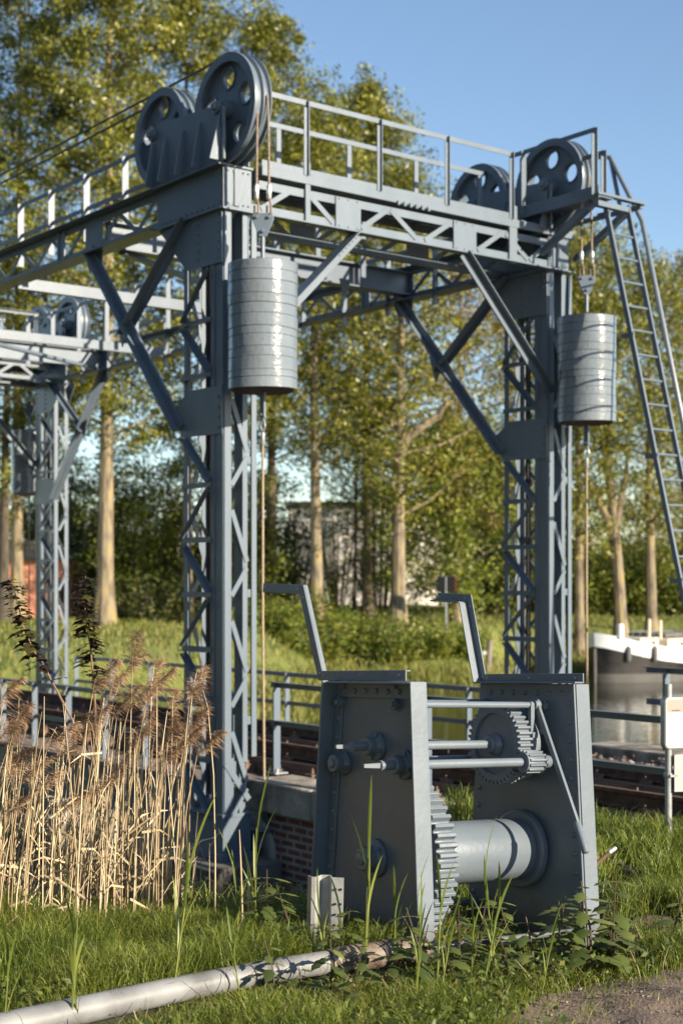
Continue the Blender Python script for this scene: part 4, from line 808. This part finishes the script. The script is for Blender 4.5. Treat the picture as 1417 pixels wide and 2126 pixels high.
tree('poplar with a forked leaning trunk beneath the ladder', 1284, 67, 17.6, .31, .58, 3.8, 21, 14000, fork=[(.25, -1.25, 1, 2.8), (.27, .5, 1, 2.6)], lean=-1.6)
tree('poplar at the right edge behind the ladder', 1352, 68, 16.4, .27, .34, 3.4, 22, 14000)
tree('reddish poplar with spiky top at the far right edge', 1425, 78, 19.2, .22, .2, 3.2, 23, 13000, mtl=LEAF2)
tree('thin-trunked tree in front of the brick building at the left edge', 12, 62, 16, .26, .4, 3.2, 24, 9000, bark=DBARK)
tree('slender sapling tree before the white building', 735, 74, 12.5, .11, .42, 2.4, 25, 3000, name='slender_tree', bark=DBARK, group='slim trees before the white building')
tree('second slender tree before the white building, more leafy', 772, 76, 11.5, .10, .38, 2.6, 26, 3600, name='slender_tree', bark=DBARK, group='slim trees before the white building')
tree('leafy low tree right of the yellow-trunked poplar', 925, 66, 8.6, .12, .12, 3.4, 27, 11000, mtl=LEAF4, name='leafy_tree', bark=DBARK, group='low trees on the far bank', size=.2)
tree('dark evergreen tree left of the far right tower', 1000, 80, 9.6, .14, .08, 3.4, 28, 10000, mtl=LEAF3, name='dark_tree', bark=DBARK, group='low trees on the far bank', size=.22)
def shrub(label, pxx, d, w, h, seed, n, mtl, size=.17, group='bushes on the far bank', dpt=None, zoff=0):
    x = px(pxx, d); z0 = gzf(x, d)-.1+zoff; g = random.Random(seed); t = thing('shrub', label, 'bush', (x, d, z0), 0, group); m = MB(); cents = []; rads = []
    for i in range(int(10+w*3)):
        a = g.uniform(0, 6.28); r = math.sqrt(g.random())*.5; e = Vector((math.cos(a)*r*w, math.sin(a)*r*(dpt or w*.6), h*g.uniform(.35, .95)*(1-1.1*r*r))); m.tube([(e.x*.3, e.y*.3, 0), (e.x*.7, e.y*.7, e.z*.55), tuple(e)], [.05, .035, .012], 5, cap=False)
        for f in (.3, .6, .95): cents.append((e.x*f**.6, e.y*f**.6, max(.15, e.z*f))); rads.append(g.uniform(.5, 1.0)*min(1.3, h*.28+.2))
    m.build('stems', DBARK, t); leaves(cents, rads, n, size, seed, mtl, t, 'foliage', .4); return t
shrub('dark bush with bare branches behind the farthest tower', 75, 82, 9, 10.8, 31, 11000, LEAF3, .22)
shrub('dark tall bush right of the pale trunk on the left', 300, 72, 8.5, 10.6, 32, 13000, LEAF3, .22)
shrub('dark bush seen through the near tower', 420, 74, 7, 9.4, 33, 10000, LEAF3, .22)
shrub('dark evergreen bush between tower and white building', 552, 72, 5, 9.2, 34, 9500, LEAF3, .22)
shrub('dark bush filling the gap behind the pale trunk on the left', 185, 84, 8, 9.6, 68, 9000, LEAF3, .22)
shrub('tall olive bush behind the farthest tower', 165, 77, 6.5, 11, 71, 15000, LEAF, .2)
shrub('tall olive bush between pale trunk and near tower', 295, 68.5, 6.5, 9.5, 72, 11000, LEAF4, .19)
shrub('olive bush seen right beside the near tower post', 520, 69, 4.2, 9.0, 73, 8000, LEAF4, .18)
shrub('leafy olive bush hiding the left corner of the white building', 612, 80, 3.6, 8.2, 74, 2200, LEAF4, .2)
shrub('thin leafy bush before the middle of the white building', 700, 82, 4.2, 8.4, 75, 1500, LEAF4, .2)
shrub('leafy bush before the right part of the white building', 790, 83, 4.6, 8.8, 76, 3200, LEAF4, .2)
shrub('low green bush below the dark bushes at left', 330, 66, 6, 2.4, 35, 4500, LEAF3, .16)
for k, (x, d, w, h, lab) in enumerate([(590, 57.5, 2.6, 1.5, 'low yellow-green bank bush left of the grey trunk'), (672, 57, 3.4, 2.0, 'yellow-green bramble bush under the grey trunk'), (745, 57.6, 3.2, 1.9, 'bright bramble bush between two poplar trunks'), (815, 56.8, 3.4, 1.9, 'yellowish bank bush under the lichen-yellow trunk'), (890, 57.2, 3.0, 1.7, 'bank bush left of the right winch bracket'), (960, 57.6, 2.6, 1.1, 'lowest bank bush fading into the grass'), (640, 60, 4.0, 1.9, 'darker bush behind the brambles by the grey trunk'), (520, 58, 3, 1.5, 'small bank bush behind the near tower')]):
    shrub(lab, x, d, w, h, 40+k, 5200, LEAF4, .13, 'brambles on the far bank')
for k, (x, d, w, h, lab) in enumerate([(1235, 80, 7, 5.2, 'pale green hedge bush left of the forked trunk'), (1320, 82, 7, 5.4, 'pale green hedge bush between the two right trunks'), (1400, 78, 6, 4.6, 'green hedge bush at the right edge'), (1150, 82, 6, 5.2, 'green hedge bush behind the far right tower')]):
    shrub(lab, x, d, w, h, 60+k, 7500, LEAF4, .22, 'hedge on the far right')
shrub('big dark round bush far behind the right trunks', 1375, 92, 9, 8.0, 66, 8000, LEAF3, .24)
shrub('dark bush right of the leafy low tree', 1015, 74, 4.5, 6.2, 67, 7000, LEAF3, .2)
# distant wood seen as one mass behind everything
cents = []; rads = []
for i in range(900):
    x = rng.uniform(-75, 75); y = rng.uniform(118, 130); cents.append((x, y, rng.uniform(0, 1)*(6+3*math.sin(x*.13)+2*math.sin(x*.37)))); rads.append(rng.uniform(1.2, 2.4))
fw = leaves(cents, rads, 45000, .55, 77, LEAF, None, 'distant_wood'); tag(fw, 'far-off wood closing the view behind the trees', None, kind='stuff')

# unseen dark leaf mass added left of and behind the viewer to cut sky fill
cents = []; rads = []
for i in range(620):
    a = R(rng.uniform(182, 312)); r_ = rng.uniform(27, 36); cents.append((-2+r_*math.sin(a), 9+r_*math.cos(a), 20*rng.random()**.85)); rads.append(rng.uniform(1.6, 2.8))
nw = leaves(cents, rads, 42000, .75, 78, mat('deep_wood_leaf', (.010, .016, .005), .6, [(.018, .026, .008), (.03, .04, .012)], .8, trans=.15, island=True), None, 'unseen_leaf_screen'); tag(nw, 'unseen leaf screen added left of and behind the viewer to dim sky light', None, kind='stuff')

# ---------------------------------------------------------------- grass
def blades(name, x, y, z, h, wd, lean, seed, mtl, label):
    g = np.random.default_rng(seed); n = len(x); a = g.uniform(0, 2*np.pi, n); b = g.uniform(0, 2*np.pi, n); side = np.stack([np.cos(a), np.sin(a), np.zeros(n)], 1)*(wd/2)[:, None]; ld = np.stack([np.cos(b), np.sin(b), np.zeros(n)], 1)
    p0 = np.stack([x, y, z-.02], 1); up = np.array([0, 0, 1.]); L = (lean*h)[:, None]; hh = h[:, None]
    p1 = p0+up*hh*.45+ld*L*.18; p2 = p0+up*hh*.80+ld*L*.52; p3 = p0+up*hh*(1-.25*lean[:, None])+ld*L
    v = np.stack([p0-side, p0+side, p1+side*.9, p1-side*.9, p2+side*.6, p2-side*.6, p3+side*.08, p3-side*.08], 1).reshape(-1, 3); k = 8*np.arange(n)[:, None]
    f = (k[:, :, None]+np.array([[0, 1, 2, 3], [3, 2, 4, 5], [5, 4, 6, 7]])[None]).reshape(-1, 4)
    o = npmesh(name, v, f, mtl); tag(o, label, None, kind='stuff'); return o
def scatter(n, x0, x1, y0, y1, seed, keep):
    g = np.random.default_rng(seed); x = g.uniform(x0, x1, n); y = g.uniform(y0, y1, n); k = keep(x, y, g); return x[k], y[k], g
def infr(x, y, m=.5): return np.abs(x) < y*.24+m
def winchfree(x, y): 
    return np.ones_like(x, bool)
PIPE = [(-1.9, 5.05), (-1.25, 5.62), (-.72, 6.10), (-.30, 6.44), (-.02, 6.62), (.38, 6.86)]
def pipe_d(x, y):
    """signed distance to the pipe's axis, positive on the path side"""
    yy = np.interp(x, [p[0] for p in PIPE], [p[1] for p in PIPE], left=-50, right=50); return np.where(np.abs(yy) > 40, 9, (yy-y)*.75)
def keep1(x, y, g):
    p = on_path(x, y); ok = infr(x, y, .35) & ((p < -.04) | (g.random(len(x)) < .035*np.exp(-np.maximum(p, 0)*2.2)))
    dens = .12+1.25*vnoise(x, y, .30, 21)*(.55+.9*vnoise(x, y, 1.1, 28)); ok = ok | (infr(x, y) & (p > -.05) & (p < .35) & (g.random(len(x)) < .16*vnoise(x, y, .16, 41))); cd = np.min(np.hypot(x[:, None]-np.array([p[0] for p in CP])[None], (y[:, None]-np.array([p[1] for p in CP])[None])*.6), axis=1); ok = ok & ((soil_m(x, y) < .0) | (g.random(len(x)) < .10)) & ((cd > .12) | (g.random(len(x)) < .15)); d = np.minimum(np.hypot((x-1.46)/.26, (y-7.25)/.26), np.hypot((x-1.66)/.26, (y-7.75)/.16)) + .5*vnoise(x, y, .12, 42); return ok & (g.random(len(x)) < dens) & (d > .9) & (gz(x, y) > -1.9) & (((x-OX)*vx+(y-OY)*vy) < 1.05)
x, y, g = scatter(190000, -2.4, 2.6, 5.2, 8.3, 101, keep1)
pd = pipe_d(x, y); k = np.abs(pd) > .05; x, y, pd = x[k], y[k], pd[k]; near = np.clip((on_path(x, y)+1.2)/1.2, 0, 1); h = (.06+.17*vnoise(x, y, .45, 22)+.10*g.random(len(x)))*(1-.55*near)*np.where((pd > 0) & (pd < .45), .22+.78*(pd/.45)**1.3, 1)*np.where((x > .25) & (x < 1.4) & (y > 6.6), .55, 1)
blades('grass', x, y, gz(x, y), h, g.uniform(.0020, .0050, len(x)), g.uniform(.15, .95, len(x)), 201, GRASS, 'fresh green grass on the near bank')
x, y, g = scatter(60000, -3.2, 4.2, 8.3, 13.2, 102, keep1); h = .10+.20*vnoise(x, y, .6, 23)+.14*g.random(len(x)); h = np.where(x < .3, h*.9, h)
blades('grass', x, y, gz(x, y), h, g.uniform(.005, .010, len(x)), g.uniform(.15, .9, len(x)), 202, GRASS, 'longer grass on the slope towards the track')
x, y, g = scatter(46000, -2.0, 3.6, 5.2, 12, 103, lambda x, y, g: keep1(x, y, g) & (np.abs(pipe_d(x, y)) > .08) & (g.random(len(x)) < .25+.6*vnoise(x, y, .5, 24)))
blades('dry_grass', x, y, gz(x, y), .04+.14*g.random(len(x)), g.uniform(.003, .007, len(x)), g.uniform(.6, 1.6, len(x)), 203, DRYG, 'withered straw in the grass and along the path')
def keepf(x, y, g): d = far_sd(x, y); return (d > -.3) & (d < 26) & (np.abs(x) < y*.26+1) & (y > 25)
x, y, g = scatter(90000, -16, 19, 27, 84, 104, lambda x, y, g: keepf(x, y, g) & (g.random(len(x)) < np.where(far_sd(x, y) < 2.5, 1, .45))); d = far_sd(x, y)
h = np.where(d < 2.0, .35+.6*g.random(len(x)), .10+.22*g.random(len(x))); blades('bank_grass', x, y, fz(x, y), h, g.uniform(.03, .07, len(x)), g.uniform(.2, 1, len(x)), 204, mat('bank_grass_blade', (.10, .13, .022), .6, [(.20, .22, .04), (.33, .29, .085)], .4, trans=.4, island=True, noise_ramp=(.25, .75)), 'sunlit rough grass on the far bank')

# grit on the path
x, y, g = scatter(4500, .3, 2.4, 5.2, 7.6, 105, lambda x, y, g: (on_path(x, y) > -.12) & infr(x, y)); vs = []; fs = []
for k in range(len(x)):
    sz = (.0018+.007*g.random()**4)*np.array([1, g.uniform(.6, 1.1), g.uniform(.4, .8)]); vs.append(iv*(1+g.uniform(-.25, .25, (12, 1)))*sz+np.array([x[k], y[k], float(gz(x[k], y[k]))+.012])); fs.append(ifc+12*k)
gr = npmesh('path_grit', np.concatenate(vs), np.concatenate(fs), STN, n=3); tag(gr, 'grit and small stones on the trodden path', None, kind='stuff')
# broad-leaved ground weeds
def weeds(n, x0, x1, y0, y1, seed, keep, size):
    x, y, g = scatter(n, x0, x1, y0, y1, seed, keep); m = len(x); c = np.stack([x, y, gz(x, y)+.02+g.random(m)*.13], 1); nrm = g.normal(0, .6, (m, 3)); nrm[:, 2] += 1; nrm /= np.linalg.norm(nrm, axis=1, keepdims=True); a = np.cross(nrm, g.normal(0, 1, (m, 3))); a /= np.linalg.norm(a, axis=1, keepdims=True); b = np.cross(nrm, a); s = (size*g.uniform(.5, 1.4, m))[:, None]
    v = np.stack([c-a*s*.5, c+b*s*.30-a*s*.1+nrm*s*.08, c+a*s*.55-nrm*s*.1, c-b*s*.30-a*s*.1+nrm*s*.08], 1).reshape(-1, 3); o = npmesh('weeds', v, np.arange(4*m).reshape(m, 4), WEED); tag(o, 'small broad-leaved weeds between the grass', None, kind='stuff')
weeds(22000, -2, 2.6, 5.2, 8.2, 301, lambda x, y, g: keep1(x, y, g) & (vnoise(x, y, .4, 31) > .40) & ((pipe_d(x, y) < -.14) | (pipe_d(x, y) > .34)), .032)
weeds(3000, -.6, 3.2, 8.2, 11, 302, lambda x, y, g: keep1(x, y, g) & (vnoise(x, y, .5, 32) > .5), .06)

# ---------------------------------------------------------------- nettles, green shoots
def leaf_pts(L, w, n=5, serr=.12):
    pts = []
    for i in range(n+1):
        t = i/n; ww = w*math.sin(math.pi*min(1, t*.86+.10))**.8*(1-.25*t)
        pts.append((t*L, ww))
    return pts
def nettle(seed, h):
    g = random.Random(seed); t = thing('nettle_plant', '', 'plant'); m = MB(); st = MB()
    top = Vector((g.uniform(-.06, .06), g.uniform(-.06, .06), h)); st.tube([(0, 0, -.03), tuple(top*.5+Vector((.015, 0, 0))), tuple(top)], [.005, .004, .002], 5)
    k = int(h/.045)
    for i in range(k):
        f = .25+.75*i/k; p = top*f; a0 = i*1.57+g.uniform(-.2, .2); L = .095*(1.05-.75*(f-.25))*g.uniform(.8, 1.15)
        for s in (0, math.pi):
            a = a0+s; d = Vector((math.cos(a), math.sin(a), g.uniform(-.35, .25))).normalized(); sd = Vector((-math.sin(a), math.cos(a), 0)); up = d.cross(sd)*-1; q = p+d*.025; st.tube([tuple(p), tuple(q)], .0015, 4)
            vs = []; n = 6
            for j in range(n+1):
                tt = j/n; wd = L*.36*math.sin(math.pi*(.12+.88*tt))**.7*(1-.3*tt) if j < n else 0; c = q+d*L*tt-Vector((0, 0, L*.35*tt*tt)); jag = 1+.18*(-1)**j
                vs += [tuple(c-sd*wd*jag+up*wd*.25), tuple(c), tuple(c+sd*wd*jag+up*wd*.25)]
            m.add(vs, [(3*j, 3*j+1, 3*j+4, 3*j+3) for j in range(n)]+[(3*j+1, 3*j+2, 3*j+5, 3*j+4) for j in range(n)])
    st.build('stem', mat('nettle_stem', (.10, .07, .03), .7) if 'nettle_stem' not in bpy.data.materials else bpy.data.materials['nettle_stem'], t); m.build('leaves', NET, t, smooth=60); return t
protos = [nettle(1, .34), nettle(2, .27), nettle(3, .40)]
NL = 'dark green nettle with toothed drooping leaves at the foot of the winch'
spots = [(.74, 6.45), (.86, 6.55), (.97, 6.62), (.62, 6.5), (.90, 6.72), (1.05, 6.75), (1.16, 6.85), (1.27, 6.78), (1.22, 6.65), (.70, 6.72), (.80, 6.85), (1.02, 6.95), (.55, 6.66), (.48, 6.40), (1.10, 6.55), (.35, 6.33), (.20, 6.42), (.02, 6.75), (.10, 6.85), (.22, 6.80), (-.10, 6.75), (-.22, 6.92), (.30, 6.72), (-.35, 7.0), (-.05, 6.28), (-.16, 6.15), (.06, 6.10), (-.28, 6.25), (1.30, 6.95), (.66, 7.1), (.84, 7.3), (1.5, 7.0)]
for i, (x, y) in enumerate(spots):
    o = protos[i % 3] if i < 3 else copy_tree(protos[i % 3]); s = .7+.65*random.random(); o.location = (x, y, float(gz(x, y))); o.rotation_euler = (0, 0, random.uniform(0, 6.28)); o.scale = (s*1.15, s*1.15, s*random.uniform(.75, 1.0))
    front = y < 6.6 and x < .2
    o['label'] = 'small nettle growing in front of the pipe' if front else NL; o['group'] = 'nettles by the pipe' if front else 'nettles around the winch'
def shoot(seed, h, name='reed_shoot'):
    g = random.Random(seed); t = thing(name, '', 'plant'); m = MB(); n = 4; st = MB().tube([(0, 0, -.03), (.01, 0, h*.5), (.015, 0, h*.8)], [.0045, .0035, .002], 5)
    for i in range(n):
        a = g.uniform(0, 6.28); z0 = h*(.2+.17*i); L = h*g.uniform(.35, .6); w = .0062; d = Vector((math.cos(a), math.sin(a), 0)); sd = Vector((-math.sin(a), math.cos(a), 0)); vs = []
        for j in range(7):
            tt = j/6; c = Vector((.01, 0, z0))+Vector((0, 0, L*tt*(1-.1*tt)))+d*L*.28*tt**1.6; wd = w*math.sin(math.pi*(.12+.88*tt))**.6 if j < 6 else .0004; vs += [tuple(c-sd*wd), tuple(c+d*wd*.4), tuple(c+sd*wd)]
        m.add(vs, [(3*j, 3*j+1, 3*j+4, 3*j+3) for j in range(6)]+[(3*j+1, 3*j+2, 3*j+5, 3*j+4) for j in range(6)])
    st.build('stem', SHOOT, t); m.build('leaves', SHOOT, t, smooth=60); return t
sp = [shoot(1, .62), shoot(2, .50), shoot(3, .42)]
spots = [(.10, 6.60, 1.25), (.235, 6.68, 1.0), (.02, 6.72, .9), (-.06, 6.62, .7), (.40, 6.28, 1.1), (.41, 6.22, .95), (.36, 6.38, .8), (.60, 6.35, 1.05), (.64, 6.40, .9), (.68, 6.42, 1.0), (.56, 6.45, .8), (.84, 6.25, .8), (-.42, 7.2, 1.2), (-.36, 7.1, .8), (-.62, 6.9, .7), (-.50, 7.3, .8), (-1.05, 5.75, 1.15), (-1.02, 5.78, .8), (-.70, 6.1, 1.2), (-1.28, 5.6, .9), (-.42, 6.2, .8), (1.65, 7.0, .6), (1.72, 6.95, .5), (-.75, 7.4, .8), (.30, 6.0, .8)]
for i, (x, y, s) in enumerate(spots):
    o = sp[i % 3] if i < 3 else copy_tree(sp[i % 3]); o.location = (x, y, float(gz(x, y))); o.rotation_euler = (random.uniform(-.15, .15), random.uniform(-.05, .2), random.uniform(0, 6.28)); o.scale = (s,)*3
    o['label'] = 'fresh pale-green reed shoot standing above the grass' ; o['group'] = 'green reed shoots in the near grass'

# ---------------------------------------------------------------- reed bed
def stalk(m, x, y, h, lean, az, r=.0045):
    z = float(gz(x, y)); z = max(z, -2.2); d = Vector((math.cos(az), math.sin(az), 0)); p = [Vector((x, y, z-.05))]
    for t in (.3, .6, .85, 1): p.append(Vector((x, y, z))+Vector((0, 0, h*t))+d*lean*h*t**1.7)
    m.tube([tuple(q) for q in p], [r, r*.95, r*.85, r*.7, r*.4], 5, cap=False); return p
m = MB(); g = random.Random(5)
def reed_xy():
    while True:
        y = g.uniform(6.95, 9.8); x = g.uniform(-2.75, -.8); e = -.93-.03*(y-7.4)
        if abs(x) < y*.24+.3 and y > 7.0+max(0, x+1.75)*.55 and x < e+.25*g.random()**2 and g.random() < .5+.5*(.5+.5*math.sin(x*7+1.3*y)): return x, y
for i in range(470):
    x, y = reed_xy(); h = g.choice([g.uniform(.4, .8), g.uniform(.7, 1.15), g.uniform(.8, 1.3)]); br = g.random()
    lean = abs(g.gauss(.09, .07)) if br < .9 or x > -1.25 else g.uniform(.3, .7);
    if x > -1.25: lean *= .6
    az = g.gauss(.1, .9) if g.random() < .75 else g.uniform(0, 6.28)
    p = stalk(m, x, y, h if br < .9 else h*.6, lean, az, g.uniform(.0028, .0052))
for (x, y, h, l) in ((-.50, 7.5, .55, .03), (-.47, 7.55, .36, .02), (-.45, 7.6, .3, .1)): stalk(m, x, y, h, l, 3.0, .006)
rs = m.build('dry_reeds', REED, smooth=60); tag(rs, 'dense bed of dry straw-coloured reed stalks at the water edge', None, kind='stuff')
m = MB()
for i in range(900):
    x, y = reed_xy(); z = max(-2.2, float(gz(x, y))); p = Vector((x, y, z+g.uniform(.02, 1.0)*g.random()**.7)); a = g.uniform(0, 6.28); L = g.uniform(.12, .4); e = p+Vector((math.cos(a)*L*.6, math.sin(a)*L*.6, g.uniform(-.25, .25))); w = g.uniform(.003, .007); m.add([tuple(p), tuple(p+Vector((0, 0, w*2))), tuple(p.lerp(e, .6)+Vector((0, 0, .03+w))), tuple(e), tuple(p.lerp(e, .6)+Vector((0, 0, .03-w)))], [(0, 1, 2, 3, 4)])
o = m.build('reed_litter', REED, smooth=0); tag(o, 'broken dry reed leaves between the stalks', None, kind='stuff')
def plume_reed(seed):
    g = random.Random(seed); t = thing('plumed_reed', '', 'reed'); h = 1.0; st = MB(); d = Vector((1, 0, 0)); pts = [(0, 0, -.05), (.01, 0, .35), (.03, 0, .7), (.075, 0, 1.0), (.11, 0, 1.08)]; st.tube(pts, [.0042, .0038, .003, .0022, .001], 5); st.build('stalk', REED, t)
    m = MB()
    for i in range(330):
        f = g.random(); base = Vector((.065+.13*f, 0, .96+.20*f-.06*f*f)); a = g.gauss(.2, 1.6); L = g.uniform(.025, .085)*(1-.65*f)*(.45+1.1*min(1, f*4)); dr = Vector((math.cos(a)*.8+.3, math.sin(a)*.8, g.uniform(-.35, .75))).normalized(); e = base+dr*L; sd = dr.orthogonal().normalized()*g.uniform(.0008, .0018); mid = base.lerp(e, .5)
        m.add([tuple(base), tuple(mid+sd), tuple(e-Vector((0, 0, L*.25))), tuple(mid-sd)], [(0, 1, 2, 3)])
    m.build('plume', PLUME, t, smooth=0); return t
pr = [plume_reed(1), plume_reed(2), plume_reed(3)]
RP = [(290, 1300, 7.9), (272, 1345, 8.1), (222, 1358, 7.7), (300, 1395, 8.2), (318, 1375, 8.0), (345, 1368, 8.0), (400, 1385, 7.8), (425, 1420, 7.7), (215, 1440, 8.0), (60, 1440, 7.6), (20, 1400, 7.8), (10, 1480, 7.6), (30, 1490, 7.5), (110, 1500, 7.6), (125, 1520, 7.7), (60, 1570, 7.5), (25, 1640, 7.3), (230, 1400, 8.4), (260, 1420, 8.4), (290, 1440, 8.3), (310, 1460, 8.2), (330, 1500, 8.1), (350, 1440, 8.5), (375, 1470, 8.2), (385, 1500, 8.0), (330, 1540, 7.9), (120, 1650, 7.4), (145, 1545, 7.8), (190, 1470, 8.6), (200, 1600, 7.8), (240, 1560, 8.2), (5, 1580, 7.6), (40, 1530, 7.9), (355, 1530, 8.2), (280, 1500, 8.3), (410, 1450, 8.1), (85, 1600, 7.5), (430, 1500, 7.7)]
for i, (X, Yp, d) in enumerate(RP):
    o = pr[i % 3] if i < 3 else copy_tree(pr[i % 3]); xt = px(X, d); zt = 1.7-(Yp-1215)/3077*d; h = None; yb = d+random.uniform(-.15, .15); s0 = 1.15; lean = random.uniform(.0, .16)
    zb = max(-2.2, float(gz(xt-.15, yb))); H = (zt-zb); s = max(.5, H/1.10); az = random.gauss(0, .9); ty = random.uniform(-.05, .13)
    top = Vector((.11, 0, 1.1))*s; top.rotate(Matrix.Rotation(az, 3, 'Z')@Matrix.Rotation(ty, 3, 'Y'))
    o.rotation_euler = (Matrix.Rotation(az, 3, 'Z')@Matrix.Rotation(ty, 3, 'Y')).to_euler(); o.scale = (1.15, 1.15, s); o.location = (xt-top.x, yb, zb)
    o['label'] = 'tall dry reed with a feathery brown plume at the canal edge'; o['group'] = 'plumed reeds at the canal edge'

# ---------------------------------------------------------------- dark-leaved saplings among the reeds
def sapling(label, pts_px, d0, d1, seed):
    g = random.Random(seed); n = len(pts_px); P = []
    for i, (X, Y) in enumerate(pts_px): d = d0+(d1-d0)*i/(n-1); P.append(Vector((px(X, d), d, 1.7-(Y-1215)/3077*d)))
    t = thing('maple_sapling', label, 'sapling', tuple(P[0]), 0, 'saplings in the reeds'); Q = [p-P[0] for p in P]; MB().tube([tuple(q) for q in Q], [.009*(1-.75*i/(n-1)) for i in range(n)], 6).build('stem', MSTEM, t); m = MB()
    for i in range(120):
        f = (.30+.7*g.random()**.8)*(n-1); k = min(int(f), n-2); p = Q[k].lerp(Q[k+1], f-k); a = g.uniform(0, 6.28); L = g.uniform(.05, .11)*(1.1-.3*f/(n-1)); d = Vector((math.cos(a), math.sin(a)*.8, g.uniform(-.4, .35))).normalized(); sd = d.cross(Vector((0, 0, 1))).normalized(); c = p+d*L*.7; up = sd.cross(d)
        out = [(-.5, 0), (-.35, .35), (-.05, .30), (.15, .55), (.25, .22), (.75, 0), (.25, -.22), (.15, -.55), (-.05, -.30), (-.35, -.35)]
        o = len(m.v); m.add([tuple(c+d*(x*L)+sd*(y*L)-Vector((0, 0, abs(y)*L*.35+max(0, x)*L*.4))) for x, y in out], [tuple(range(10))])
    m.build('leaves', MAPLE, t, smooth=0); return t
sapling('leaning dark-leaved maple sapling at the left edge of the reeds', [(185, 1560), (140, 1475), (100, 1400), (70, 1350), (48, 1300), (38, 1255), (22, 1195)], 8.9, 8.9, 3)
sapling('upright dark-leaved maple sapling right of the farthest tower', [(200, 1560), (198, 1470), (193, 1400), (188, 1340), (180, 1300), (176, 1255), (178, 1195)], 9.1, 9.1, 4)
